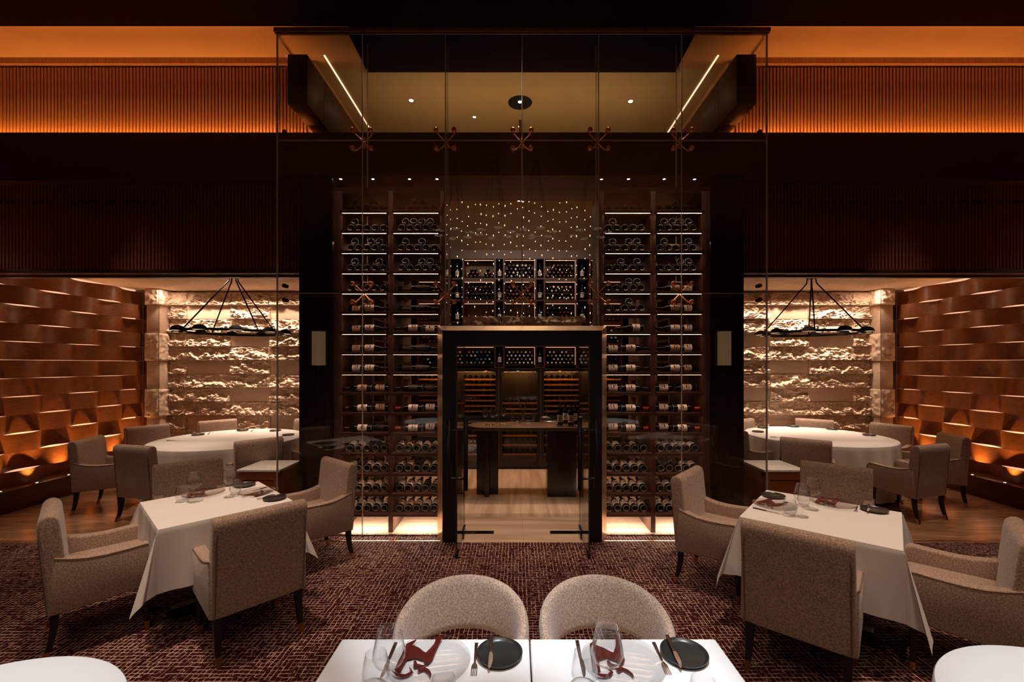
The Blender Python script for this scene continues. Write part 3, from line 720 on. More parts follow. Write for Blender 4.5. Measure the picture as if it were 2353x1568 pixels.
# single bottles standing in the narrow slots
for i, x in enumerate((-1.09, -.35, .35, 1.09)):
    for j, z in enumerate(rowz):
        MB().box(x-.075, x+.075, 0, .28, z-BH-.03, z-BH).build('slot_shelf', 'dark_wood', bc)
        o = dup(PROT['stand'], (x, 7.60, z-BH+.001), 0, 'bottle standing alone in the '+rn[j]+' slot, '+['far left', 'left', 'right', 'far right'][i]+' slot column', 'single bottles standing in the narrow slots', km)
        o.rotation_mode = 'QUATERNION'; ny = Vector((0, 0, 1)); nz = Vector((0, -1, 0)); nx = ny.cross(nz)
        o.rotation_quaternion = Matrix((nx, ny, nz)).transposed().to_quaternion(); o['category'] = 'wine bottle'; o.scale = (.9, .9, .9)
# ---- wine fridges below
def fridge(x, z0, z1, wdt, nm, slat_z, lit, lab):
    r = E('wine_fridge', (x, 7.50, z0), 0, lab, 'wine fridge', 'glass door wine fridges on the back wall')
    h = z1-z0; w2 = wdt/2; f = .045
    MB().box(-w2, -w2+f, -.02, .02, 0, h).box(w2-f, w2, -.02, .02, 0, h).box(-w2+f, w2-f, -.02, .02, 0, f).box(-w2+f, w2-f, -.02, .02, h-f, h).build('door_frame', 'black', r)
    MB().box(-w2+f, w2-f, -.006, .0, f, h-f).build('door_glass', 'fridge_glass', r)
    MB().box(-w2, w2, .28, .30, 0, h).box(-w2, -w2+.02, .02, .28, 0, h).box(w2-.02, w2, .02, .28, 0, h).box(-w2, w2, .02, .28, h-.02, h).box(-w2, w2, .02, .28, 0, .02).build('body', 'fridge_inside', r)
    for q in slat_z: MB().box(-w2+.05, w2-.05, .03, .05, q, q+.026).build('shelf_front', 'fridge_slat', r)
    for q in slat_z:
        mb = MB()
        for b in range(6): mb.lathe([(.012, 0), (.012, .06), (.034, .09), (.034, .18)], (-w2+.10+b*(wdt-.20)/5, .06, q+.058), 8, 'Y')
        tag(mb.build('stored_bottles', 'bottle_glass', r, smooth=True), kind='stuff')
    if lit: lamp('AREA', (x, 7.505, z1-.05), lit*3.2, (1, .45, .12), rot=(math.radians(12), 0, 0), size=wdt*.8, size_y=.04)
    return r
for x, nm in ((-.72, 'left'), (0, 'middle'), (.72, 'right')):
    r = fridge(x, .875, 1.725, .70, nm, [.10+.092*k for k in range(7)] if x else [.06, .14, .24], 1.3, nm+' upper wine fridge, amber lit shelves behind dark glass')
    MB().box(-.05 if x >= 0 else .12, -.012 if x >= 0 else .155, -.024, -.0205, .805, .818).build('display', 'display_blue' if x == 0 else 'display_red', r)
    fridge(x, .03, .86, .70, nm, [.20, .36, .52, .66], .35, nm+' lower wine fridge with pale wooden shelves')
for x in (-1.45, 1.45):
    fridge(x, .875, 1.725, .70, '', [.10+.092*k for k in range(7)], 1.0, ('far left' if x < 0 else 'far right')+' upper wine fridge seen through the rack')
    fridge(x, .03, .86, .70, '', [.20, .36, .52], .25, ('far left' if x < 0 else 'far right')+' lower wine fridge seen through the rack')
MB().box(-2.19, 2.19, .04, .32, 0, .03).build('plinth', 'black', bc)
for x in (-1.085, -.36, .36, 1.085): MB().box(x-.008, x+.008, -.03, .3, 0.031, 1.735).build('stile', 'dark_wood', bc)

# ================================================================ HANGING LIGHT INSTALLATION
li = E('light_installation', (0, 6.6, 4.55), 0, 'curtain of thin strands with tiny glowing crystal drops hanging in the wine room', 'light')
MB().box(-1.2, 1.2, -.05, .05, -.01, .06).box(-.02, .02, -.02, .02, .06, .95).build('ceiling_rail', 'dark_wood', li)
for i in range(24):
    x = -1.06+.092*i; y = .10*math.sin(i*1.9)
    st = MB().tube([(x, y, -.0), (x, y, -2.25)], .0008, 4).build('strand', 'iron', li)
    mb = MB()
    z = -.22-(.07 if i % 2 else 0)-.09*abs(math.sin(i*.45+.5))
    while z > -2.2:
        big = random.random() < .22
        if random.random() < .86: mb.lathe([(.0005, .010 if not big else .016), (.0045, .004), (.0075 if not big else .010, 0), (.003, -.006), (.0005, -.010 if not big else -.022)], (x+random.uniform(-.008, .008), y, z), 6)
        z -= .145+random.uniform(-.006, .006)
    mb.build('drops', 'drop_glow', st)

# ================================================================ TASTING TABLE
tt = E('tasting_table', (.09, 6.06, 0), 0, 'dark wood tasting table with a round ended top in the wine room', 'table')
poly = []
for k in range(25):
    a = PI/2+PI*k/24; poly.append((-.55+.275*math.cos(a), .275*math.sin(a)))
for k in range(25):
    a = -PI/2+PI*k/24; poly.append((.62+.275*math.cos(a), .275*math.sin(a)))
MB().prism(poly, .915, .96, 'Z').build('tabletop', 'rack_wood', tt, bevel=.004)
MB().box(-.70, -.40, -.03, .03, 0, .915).box(-.58, -.52, -.16, .16, 0, .915).build('cross_leg', 'panel_wood', tt)
MB().box(.27, .67, -.16, .16, 0, .915).build('box_leg', 'panel_wood', tt)
def wine_glass_mesh(h=.22, rb=.048):
    pr = [(.036, 0), (.036, .002), (.015, .006), (.005, .012), (.0038, .03), (.0038, h*.42), (.006, h*.45), (.022, h*.485), (rb*.82, h*.545), (rb, h*.62), (rb*.98, h*.70), (rb*.84, h*.85), (rb*.70, h)]
    return MB().lathe(pr, n=28, cap=False).mesh('wine_glass', 'wine_glass', smooth=True, fix=False)
def glass_thing(me_b, me_s, name, loc, lab, cat, grp):
    r = E(name, loc, 0, lab, cat, grp)
    link('bowl', me_b, r); 
    if me_s: link('stem', me_s, r)
    return r
def wg_parts(h, rb):
    bowl = MB().lathe([(.0012, h*.445), (.006, h*.452), (.024, h*.487), (rb*.82, h*.545), (rb, h*.63), (rb*.98, h*.70), (rb*.85, h*.85), (rb*.71, h), (rb*.69, h), (rb*.83, h*.85), (rb*.96, h*.70)], n=28, cap=False).mesh('bowl', 'wine_glass', smooth=True, fix=False)
    stem = MB().lathe([(.0005, 0), (.037, 0), (.037, .0015), (.016, .005), (.006, .011), (.0038, .03), (.0036, h*.40), (.006, h*.45)], n=20, cap=False).mesh('stem', 'wine_glass', smooth=True, fix=False)
    return bowl, stem
WB, WS = wg_parts(.225, .050); TB_, TS_ = wg_parts(.235, .042)
for me_ in (TB_, TS_): me_.materials.clear(); me_.materials.append(M['bar_glass'])
for i, (px, py) in enumerate(((1115, 977), (1131, 977.5), (1141, 974), (1157, 974), (1097, 974))):
    if i == 4: continue
    glass_thing(TB_, TS_, 'wine_glass', at(px, py, .961), ORD[i]+' slender wine glass from the left on the tasting table', 'wine glass', 'wine glasses on the tasting table')
def curve_tube(pts, rs, n=10): return MB().tube(pts, rs, n)
for i, (px, py, lean) in enumerate(((1189, 974, -1), (1214, 973, 1))):
    o = at(px, py, .961); r = E('decanter', o, 0, ('left' if i == 0 else 'right')+' tall swan necked glass decanter on the tasting table', 'decanter', 'swan necked decanters')
    pts = []; rs = []
    for k in range(19):
        a = PI+PI*k/18; pts.append((.075*math.cos(a)*lean*-1, 0, .095+.078*math.sin(a))); rs.append(.030-.014*(k/18))
    x1 = pts[-1][0]
    pts = [(pts[0][0], 0, .19)]+[(pts[0][0], 0, .14)]+pts; rs = [.020, .028]+rs
    for q in range(1, 9): pts.append((x1+(-lean*.11)*(q/8)*-1*-1, 0, .095+.45*q/8)); rs.append(.016-.008*q/8)
    curve_tube(pts, rs, 12).build('body', 'bar_glass', r, smooth=True)
o = at(1254, 972, .961); r = E('decanter', o, 0, 'low duck shaped glass decanter in the middle of the tasting table', 'decanter')
MB().tube([(-.10, 0, .045), (-.085, 0, .045), (-.05, 0, .05), (0, 0, .052), (.05, 0, .045), (.10, 0, .036), (.15, 0, .028), (.19, 0, .022)], [.004, .02, .042, .05, .040, .022, .012, .009], 14).build('body', 'bar_glass', r, smooth=True)
MB().tube([(.01, 0, .09), (.01, 0, .30)], [.012, .009], 10).build('neck', 'bar_glass', r, smooth=True)
for i, (px, py) in enumerate(((1287, 979), (1299, 974), (1312, 980), (1321, 975))):
    o = at(px, py, .961); b = dup(PROT['cream' if i in (0, 2) else 'stand'], o+Vector((0, 0, .004)), 0, ORD[i]+' opened wine bottle from the left on the tasting table', 'open bottles on the tasting table', km)
    b.rotation_mode = 'QUATERNION'; ny = Vector((0, 0, 1)); nz = Vector((-.2, -1, 0)).normalized(); nx = ny.cross(nz)
    b.rotation_quaternion = Matrix((nx, ny, nz)).transposed().to_quaternion(); b['category'] = 'wine bottle'
    if i in (0, 2): MB().lathe([(.001, .0005), (.055, .0005), (.060, .008), (.058, .008), (.053, .003), (.001, .003)], n=20).build('coaster', 'steel', None, loc=o, smooth=True); tag(bpy.data.objects[bpy.context.scene.collection.objects[-1].name], 'round silver coaster under the '+('leftmost' if i == 0 else 'third')+' open bottle', 'coaster', 'silver coasters')
for nm_ in PROT:                                  # the source bottles are not part of the scene
    for c in km.get(PROT[nm_], []):
        for d in km.get(c, []): bpy.data.objects.remove(d)
        bpy.data.objects.remove(c)
    bpy.data.objects.remove(PROT[nm_])

# ================================================================ RECESSED DOWNLIGHTS
def downlight(x, y, z, lab, r=.032, grp='recessed downlights of the wine room'):
    t = E('downlight', (x, y, z), 0, lab, 'light', grp)
    MB().lathe([(r*1.25, 0), (r*1.25, -.003), (r, -.003), (r*.95, -.001)], n=16, cap=False).build('trim_ring', 'black', t)
    MB().lathe([(.0005, -.0015), (r*.9, -.0015)], n=14, cap=False).build('lens', 'lens', t, fix=False)
    return t
def ceil_at(px, py, z):
    d = (z-CH)*F/(838-py); return CX+(px-1186)/F*d, d
for px, py, z, lab, r in ((945, 231, 5.5, 'bright downlight in the olive ceiling, left side', .035), (1449, 233, 5.5, 'bright downlight in the olive ceiling, right side', .035),
                       (1090, 269, 5.5, 'downlight in the olive ceiling left of the black disc', .025), (1195, 291, 5.5, 'downlight in the olive ceiling behind the black disc', .028)):
    x, y = ceil_at(px, py, z); downlight(x, y, z, lab, r)
x, y = ceil_at(1195, 236, 5.5)
t = E('ceiling_speaker', (x, y, 5.5), 0, 'large round black ceiling disc with a lit spot in it', 'speaker')
MB().lathe([(.001, -.006), (.155, -.006), (.168, -.004), (.17, 0)], n=36, cap=False).build('disc', 'iron', t, fix=False); MB().lathe([(.0005, -.008), (.028, -.008)], (0, -.03, 0), n=14, cap=False).build('lens', 'lens', t, fix=False)
for px, py, lab in ((973, 262, 'left'), (1397, 263, 'right')):
    x, y = ceil_at(px, py, 5.5); t = E('sprinkler', (x, y, 5.5), 0, 'small pale sprinkler disc in the olive ceiling, '+lab, 'sprinkler', 'sprinkler discs')
    MB().lathe([(.001, -.008), (.034, -.008), (.036, -.004), (.036, 0)], n=20, cap=False).build('disc', 'khaki', t, fix=False)
bl = [(783, 411.5), (857, 411.5), (941, 411.5), (1004, 411.5), (1382, 412), (1444, 411.5), (1526, 411.5), (1596, 412), (855, 442), (1530, 443), (1192, 462), (1201, 463.5)]
for i, (px, py) in enumerate(bl):
    x, y = ceil_at(px, max(py, 411.2), 4.0)
    side_ = 'left rack' if px < 1100 else ('right rack' if px > 1300 else 'door')
    lab = (ORD[i % 4]+' small downlight from the left in the beam over the '+side_) if i < 8 else ('rear small downlight in the beam over the '+side_ if i < 10 else ('left' if i == 10 else 'right')+' of the twin downlights in the beam over the door')
    downlight(x, max(y, 5.09), 3.9995, lab, .017)
for s in (-1, 1): pass
# sconces on the dark piers
for s, nm in ((-1, 'left'), (1, 'right')):
    t = E('wall_sconce', (s*2.345, 5.06, 1.80), 0, 'tall brushed gold wall sconce on the '+nm+' dark pier', 'sconce', 'pair of wall sconces')
    pts = [(.072*math.cos(a), -.035-.055*math.sin(a)) for a in [PI*k/14 for k in range(15)]]
    MB().prism(pts+[(-.072, -.01), (.072, -.01)], -.01, .38, 'Z').build('shade', 'sconce_glass', t, smooth=True)
    MB().box(-.095, .095, -.10, 0, .38, .395).box(-.02, .02, -.04, 0, -.05, -.01).build('bracket', 'bronze', t)
# ================================================================ ARMCHAIRS
def armchair_meshes():
    d = {}
    d['seat'] = MB().box(-.205, .205, -.22, .275, .40, .495).mesh('seat', 'tweed', bevel=.025, seg=4)
    d['base'] = MB().prism([(-.30, .275), (.27, .305), (.275, .41), (-.25, .41)], -.21, .21).mesh('base', 'tweed', bevel=.008)
    armp = [(-.295, .275), (.285, .305), (.300, .34), (.302, .50), (.296, .55), (.282, .578), (.262, .592), (.235, .596), (.12, .588), (.0, .584), (-.10, .590), (-.18, .604), (-.27, .628)]
    for s in (-1, 1): d['arm%d' % s] = MB().prism(armp, s*.205, s*.280).mesh('arm', 'tweed', bevel=.014, seg=3, ang=28)
    backp = [(-.298, .272), (-.312, .45), (-.330, .66), (-.350, .80), (-.352, .835), (-.343, .862), (-.322, .880), (-.292, .886), (-.262, .876), (-.243, .855), (-.236, .82), (-.222, .70), (-.200, .50), (-.195, .35), (-.195, .275)]
    d['backrest'] = MB().prism(backp, -.268, .268).mesh('backrest', 'tweed', bevel=.018, seg=4, ang=28)
    pp = []
    rear = lambda z: -.302-(z-.30)*.10 if z < .7 else -.342-(z-.7)*.02
    for z in (.29, .45, .62, .74): pp.append((-.252, rear(z)-.0015, z))
    pp += [(-.246, rear(.795)-.002, .795), (-.230, rear(.808)-.002, .808), (.230, rear(.808)-.002, .808), (.246, rear(.795)-.002, .795)]
    for z in (.74, .62, .45, .29): pp.append((.252, rear(z)-.0015, z))
    m = MB().tube(pp, .0038, 6)
    for s in (-1, 1):
        m.tube([(s*.2785, y, z-.003) for y, z in [(.300, .36), (.3005, .50), (.294, .55), (.280, .577), (.262, .589), (.235, .593), (.12, .585), (0, .581), (-.1, .587), (-.18, .601), (-.27, .626)]], .0034, 6)
    d['piping'] = m.mesh('piping', 'piping', smooth=True)
    for s in (-1, 1):
        r = [(s*.232, -.262, .285, .024, .024), (s*.233, -.266, .20, .021, .021), (s*.235, -.284, .10, .017, .018), (s*.236, -.300, .055, .0155, .0165)]
        d['rear%d' % s] = MB().loft(r).mesh('leg', 'black', bevel=.003)
        d['rearf%d' % s] = MB().loft([(s*.236, -.300, .055, .0157, .0167), (s*.238, -.322, 0, .0125, .0135)]).mesh('ferrule', 'brass')
        f = [(s*.232, .238, .315, .024, .024), (s*.234, .244, .055, .0155, .0155)]
        d['front%d' % s] = MB().loft(f).mesh('leg', 'black', bevel=.003)
        d['frontf%d' % s] = MB().loft([(s*.234, .244, .055, .0157, .0157), (s*.235, .246, 0, .0125, .0125)]).mesh('ferrule', 'brass')
    for me in d.values():
        for v in me.vertices: v.co.y = -.30+(v.co.y+.30)*.85
    return d
AM = armchair_meshes()
def armchair(rx, ry, face, lab, grp):
    """rx, ry: where the middle of the rear legs stands; face: heading in degrees"""
    f = Vector((math.cos(math.radians(face)), math.sin(math.radians(face)), 0))
    t = E('armchair', (rx+f.x*.31, ry+f.y*.31, 0), math.radians(face-90), lab, 'armchair', grp)
    for k in ('seat', 'base', 'backrest', 'piping'): link(k if k != 'base' else 'seat_frame', AM[k], t)
    for s in (-1, 1):
        link('arm', AM['arm%d' % s], t)
        for q in ('rear', 'front'): link('ferrule', AM[q+'f%d' % s], link('leg', AM[q+'%d' % s], t))
    return t
g1, g2 = 'armchairs around the left square table', 'armchairs around the right square table'
armchair(-3.08, 2.80, 45, 'beige tweed armchair in side view at the left side of the left square table', g1)
armchair(-1.675, 2.765, 137, 'beige tweed armchair seen from behind, in front of the left square table', g1)
armchair(-1.76, 4.19, -130, 'beige tweed armchair between the left square table and the glass wall', g1)
armchair(-3.20, 4.17, -42, 'beige tweed armchair behind the left square table, facing the room', g1)
armchair(1.48, 2.41, 49, 'beige tweed armchair seen from behind, in front of the right square table', g2)
armchair(1.41, 3.77, -41, 'beige tweed armchair between the right square table and the glass wall', g2)
armchair(2.88, 4.01, -131, 'beige tweed armchair behind the right square table, facing the room', g2)
armchair(2.78, 2.42, 138, 'beige tweed armchair cut by the right picture edge, at the right square table', g2)
gl_, gr_ = 'armchairs around the left round table', 'armchairs around the right round table'
def ring_chair(x, y, cx, cy, lab, grp, tw=0):
    armchair(x, y, math.degrees(math.atan2(cy-y, cx-x))+tw, lab, grp)
L_ = (-4.1, 6.15); R_ = (4.35, 6.4)
ring_chair(-4.40, 4.93, *L_, 'beige armchair with its back to the room, left one before the left round table', gl_)
ring_chair(-3.22, 5.36, *L_, 'beige armchair before the left round table, beside the marble topped cabinet', gl_)
ring_chair(-2.86, 6.35, *L_, 'beige armchair at the right end of the left round table, behind the side glass', gl_)
ring_chair(-3.55, 7.28, *L_, 'beige armchair at the stone wall behind the left round table, right one', gl_)
ring_chair(-5.0, 7.20, *L_, 'beige armchair at the stone wall behind the left round table, left one', gl_, 6)
ring_chair(-5.62, 6.55, *L_, 'beige armchair near the stone pier at the left round table', gl_, -14)
ring_chair(-5.42, 5.42, *L_, 'beige armchair in side view at the left end of the left round table', gl_, -14)
ring_chair(4.70, 4.98, *R_, 'beige armchair with its back to the room, right one before the right round table', gr_, 4)
ring_chair(3.50, 5.36, *R_, 'beige armchair before the right round table, beside the marble topped cabinet', gr_, 0)
ring_chair(3.05, 6.25, *R_, 'beige armchair at the left end of the right round table, behind the side glass', gr_)
ring_chair(3.75, 7.32, *R_, 'beige armchair at the stone wall behind the right round table, left one', gr_)
ring_chair(4.95, 7.32, *R_, 'beige armchair at the stone wall behind the right round table, right one', gr_)
ring_chair(5.72, 6.70, *R_, 'beige armchair near the stone pier at the right round table', gr_, 14)
ring_chair(5.68, 5.70, *R_, 'beige armchair at the right end of the right round table, near the woven wall', gr_, 10)

# ================================================================ TUB CHAIRS
def tub_chair(x, y, lab):
    t = E('tub_chair', (x, y, 0), 0, lab, 'chair', 'round backed chairs behind the front tables')
    A = math.radians(118); nt_ = 44; ns = 14
    vs = []; fs = []
    for i in range(nt_+1):
        u = -1+2*i/nt_; th = A*u; au = abs(u)
        zt = .775-.135*au**2.2; zb = .535-.13*max(0, (au-.45)/.55)**1.3
        R = .246; th_ = .026*(1 if au < .94 else max(.3, 1-((au-.94)/.06)**2*.7))
        ext = max(0, au-.80)*.0
        for k in range(ns):
            a = 2*PI*k/ns; cx_, cz_ = math.cos(a), math.sin(a)
            sx = abs(cx_)**.75*(1 if cx_ > 0 else -1); sz = abs(cz_)**.45*(1 if cz_ > 0 else -1)
            z = (zt+zb)/2+sz*(zt-zb)/2; r = R+sx*th_+(z-.5)*.10
            vs.append((r*math.sin(th), r*math.cos(th), z))
    for i in range(nt_):
        for k in range(ns):
            j = (k+1) % ns; fs.append((i*ns+k, i*ns+j, (i+1)*ns+j, (i+1)*ns+k))
    fs.append(tuple(reversed(range(ns)))); fs.append(tuple(range(nt_*ns, (nt_+1)*ns)))
    MB().add(vs, fs).build('backrest', 'tub_fabric', t, smooth=True)
    MB().lathe([(.001, .40), (.20, .40), (.232, .41), (.243, .43), (.243, .455), (.232, .475), (.20, .485), (.001, .49)], n=36).build('seat', 'tub_fabric', t, smooth=True)
    for s in (-1, 1):
        MB().tube([(s*.19, .165, .40), (s*.20, .175, .55)], .012, 8).build('support', 'black', t)
        for q in (-1, 1): MB().loft([(s*.15, q*.15, .40, .018, .018), (s*.20, q*.20, 0, .011, .011)]).build('leg', 'black', t)
tub_chair(-.294, 1.845, 'left tub chair with a curved woven beige back behind the front tables')
tub_chair(.322, 1.845, 'right tub chair with a curved woven beige back behind the front tables')

# ================================================================ SQUARE TABLES WITH CLOTHS
def cloth_square(a, b, top, seed, zmin=.03):
    """cloth of half-size b over a table of half-size a"""
    rnd = random.Random(seed); ph = [rnd.uniform(0, 6) for _ in range(8)]
    N = 34; ts = [-b+(b-a)*i/N for i in range(N)]+[-a+2*a*i/24 for i in range(24)]+[a+(b-a)*i/N for i in range(N+1)]
    vs = []; n = len(ts)
    for v in ts:
        for u in ts:
            cu = min(max(u, -a), a); cv = min(max(v, -a), a); du, dv = abs(u)-a, abs(v)-a
            su = 1 if u > 0 else -1; sv = 1 if v > 0 else -1
            if du <= 0 and dv <= 0: vs.append((u, v, top)); continue
            if du > 0 and dv > 0:
                r = math.hypot(du, dv); fi = math.atan2(dv, du); m = math.sin(2*fi); W_ = b-a
                if r > W_: r = W_+(r-W_)*.62
                out = r*(.05+.30*m**.9); side = r*(.13*math.sin(4*fi)+.05*math.sin(6*fi)*m)
                ddx = math.cos(fi)*out-math.sin(fi)*side; ddy = math.sin(fi)*out+math.cos(fi)*side
                drop = math.sqrt(max(r*r-out*out, 0))*.985
                rr = min(1, r/.02)
                vs.append((cu+su*(ddx+.004*rr), cv+sv*(ddy+.004*rr), top-drop)); continue
            s_ = u if dv > 0 else v; e = max(du, dv); w_ = e/(b-a)
            near = 1-abs(s_)/a
            wave = w_*(.012*math.sin(s_*17+ph[0]+(sv if dv > 0 else su)*2)+.008*math.sin(s_*31+ph[1]))*min(1, near*3)
            out = .004*min(1, e/.02)+e*.05+wave
            drop = e*.992
            if dv > 0: vs.append((u, cv+sv*out, top-drop))
            else: vs.append((cu+su*out, v, top-drop))
    fs = [(j*n+i, j*n+i+1, (j+1)*n+i+1, (j+1)*n+i) for j in range(n-1) for i in range(n-1)]
    return MB().add(vs, fs)
def square_table(cx, cy, yaw, a, nm, seed):
    t = E('dining_table', (cx, cy, 0), math.radians(yaw), 'square table under a draped white cloth, '+nm, 'table', 'square dining tables')
    MB().box(-a+.005, a-.005, -a+.005, a-.005, .72, .752).build('tabletop', 'dark_wood', t)
    MB().lathe([(.05, .06), (.045, .72)], n=16).build('column', 'black', t, smooth=True)
    MB().box(-.28, .28, -.035, .035, 0, .06).box(-.035, .035, -.28, .28, 0, .06).build('foot', 'black', t)
    c = cloth_square(a, a+.40, .757, seed).build('tablecloth', 'cloth', None, loc=(cx, cy, 0), rot=(0, 0, math.radians(yaw)), smooth=True, fix=False)
    tag(c, 'white cloth draped over the '+nm+' square table, corners hanging in points', 'tablecloth', 'square white tablecloths')
square_table(-2.34, 3.312, 47, .402, 'left', 3)
square_table(2.062, 3.025, 49, .420, 'right', 8)
def round_table(cx, cy, R, nm, grp, zh=.06, seed=1, m='cloth', nf=26, lab=None, skirt=1.):
    t = E('dining_table', (cx, cy, 0), 0, 'round table under a white cloth, '+nm, 'table', grp)
    MB().lathe([(.001, .72), (R-.01, .72), (R-.01, .752), (.001, .752)], n=40).build('tabletop', 'dark_wood', t)
    MB().lathe([(.30, 0), (.30, .03), (.06, .06), (.05, .72)], n=20).build('pedestal', 'black', t, smooth=True)
    rnd = random.Random(seed); ph = rnd.uniform(0, 6); n = 240; rings = []
    for q in range(8): rings.append((R*q/8+.001, .757, 0))
    rings += [(R-.008, .757, 0), (R, .755, 0), (R+.004, .748, 0)]
    for q in range(1, 13): rings.append((R+.006+.012*q/12, .748-(.748-zh)*q/12, q/12))
    vs = []; fs = []
    for r, z, k in rings:
        for i in range(n):
            a = 2*PI*i/n; w_ = (math.sin(nf*a+ph)+.5*math.sin((nf*.6//1)*a+1+ph))*.020*k**.7*skirt
            rr = r+w_+.02*k; vs.append((rr*math.cos(a), rr*math.sin(a), z))
    for q in range(len(rings)-1):
        for i in range(n):
            j = (i+1) % n; fs.append((q*n+i, q*n+j, (q+1)*n+j, (q+1)*n+i))
    fs.append(tuple(range(n)))
    c = MB().add(vs, fs).build('tablecloth', m, None, loc=(cx, cy, 0), smooth=True)
    tag(c, 'white cloth on the '+nm, 'tablecloth', 'round white tablecloths')
round_table(-4.1, 6.15, .93, 'large round table in the left alcove', 'large round tables in the alcoves')
round_table(4.35, 6.4, .93, 'large round table in the right alcove', 'large round tables in the alcoves', seed=4)
round_table(-1.66, 1.098, .46, 'small round table cut by the bottom left corner', 'small round tables in the foreground', .3, 5, 'white_cloth', 14)
round_table(1.70, 1.14, .48, 'small round table cut by the bottom right corner', 'small round tables in the foreground', .3, 6, 'white_cloth', 14)
for x0, x1, nm in ((-.722, -.0135, 'left'), (-.0085, .692, 'right')):
    xc = (x0+x1)/2; w2 = (x1-x0)/2
    t = E('dining_table', (xc, 1.30, 0), 0, nm+' of the two joined tables at the bottom, under white cloth', 'table', 'joined tables in the foreground')
    MB().box(-w2+.006, w2-.006, -.34, .342, .72, .75).build('tabletop', 'dark_wood', t)
    for a in (-1, 1):
        for b in (-1, 1): MB().loft([(a*(w2-.05), b*.29, .72, .025, .025), (a*(w2-.05), b*.29, 0, .018, .018)]).build('leg', 'black', t)
    c = MB().box(-w2, w2, -.35, .35, .45, .76).build('tablecloth', 'white_cloth', None, loc=(xc, 1.30, 0), bevel=.007, seg=3)
    tag(c, 'crisp white cloth on the '+nm+' joined table at the bottom', 'tablecloth', 'white cloths of the joined tables')

# ================================================================ SERVICE CABINETS
for s, nm in ((-1, 'left'), (1, 'right')):
    t = E('service_cabinet', (s*2.97, 5.15, 0), 0, 'low wooden service cabinet with a pale marble top, '+nm+' of the glass box', 'cabinet', 'pair of service cabinets')
    MB().box(-.24, .24, -.25, .25, .585, .612).build('marble_top', 'marble', t, bevel=.003)
    MB().box(-.225, .225, -.225, .235, .05, .585).build('body', 'cabinet_wood', t, bevel=.002)
    MB().box(-.20, .20, -.20, .21, 0, .05).build('plinth', 'black', t)
    MB().box(-.225, -.17, -.243, -.225, .06, .575).box(.17, .225, -.243, -.225, .06, .575).box(-.17, .17, -.243, -.225, .50, .575).box(-.17, .17, -.243, -.225, .06, .13).build('door', 'cabinet_wood', t)

# ================================================================ CHANDELIERS
def chandelier(x, y, zr, zc, R, lab, grp='ring chandeliers', nd=10):
    t = E('chandelier', (x, y, zc), 0, lab, 'chandelier', grp)
    MB().lathe([(.001, 0), (.065, 0), (.065, -.03), (.001, -.03)], n=20).build('canopy', 'iron', t)
    n = 48; MB().tube([(R*math.cos(2*PI*i/n), R*math.sin(2*PI*i/n), zr-zc) for i in range(n)], .018, 8, closed=True).build('ring', 'iron', t, smooth=True)
    for k in range(4):
        a = PI/4+PI/2*k+.25; MB().tube([(.05*math.cos(a), .05*math.sin(a), -.03), (.06*math.cos(a), .06*math.sin(a), -.10), (R*math.cos(a), R*math.sin(a), zr-zc)], .0095, 6).build('rod', 'iron', t)
    for k in range(nd):
        a = 2*PI*k/nd+.3; c_ = (R*1.04*math.cos(a), R*1.04*math.sin(a), zr-zc-.012)
        d = MB().lathe([(.088, 0), (.085, .014), (.070, .042), (.044, .062), (.014, .070), (.001, .071)], c_, 18, cap=False).build('lamp_shade', 'iron', t, smooth=True)
        MB().lathe([(.0005, .003), (.078, .003)], c_, 16, cap=False).build('lens', 'lamp_glow', d, fix=False)
chandelier(-4.02, 6.10, 2.25, 3.07, .62, 'black ring chandelier with dome lamps over the left round table')
chandelier(4.20, 6.28, 2.25, 3.07, .62, 'black ring chandelier with dome lamps over the right round table')
for i, (x, y) in enumerate(((-1.20, 1.2), (-.45, 1.25), (.30, 1.25), (1.3, 1.2))):
    chandelier(x, y, 4.2, 5.5, .30, ['outermost on the left', 'left of the middle', 'right of the middle', 'outermost on the right'][i].capitalize()+' of the chandeliers high over the front tables, mirrored in the glass', 'chandeliers over the front tables', 6)

# ================================================================ TABLEWARE
ZT = .7575
def plate_clear(R=.15):
    return MB().lathe([(.001, .003), (R*.72, .003), (R*.80, .006), (R*.97, .016), (R, .018), (R*.99, .020), (R*.80, .010), (R*.70, .007), (.001, .007)], n=56, cap=False).mesh('disc', 'plate_glass', smooth=True, fix=False)
def plate_dark(R=.082):
    return MB().lathe([(.001, 0), (R*.72, 0), (R*.93, .006), (R, .014), (R, .0165), (R*.96, .0165), (R*.90, .011), (R*.80, .0065), (.001, .006)], n=44, cap=False).mesh('plate', 'stoneware', smooth=True)
def tumbler_mesh(h=.115, r=.042):
    return MB().lathe([(.001, .001), (r*.55, .001), (r*.80, .010), (r, .035), (r*1.02, .05), (r*.92, h*.75), (r*.78, h), (r*.76, h), (r*.90, h*.75), (r*.97, .05), (r*.75, .014), (.001, .008)], n=28, cap=False).mesh('tumbler', 'wine_glass', smooth=True, fix=False)
PC = plate_clear(.145); PD = plate_dark(); PDS = plate_dark(.082); TM = tumbler_mesh()
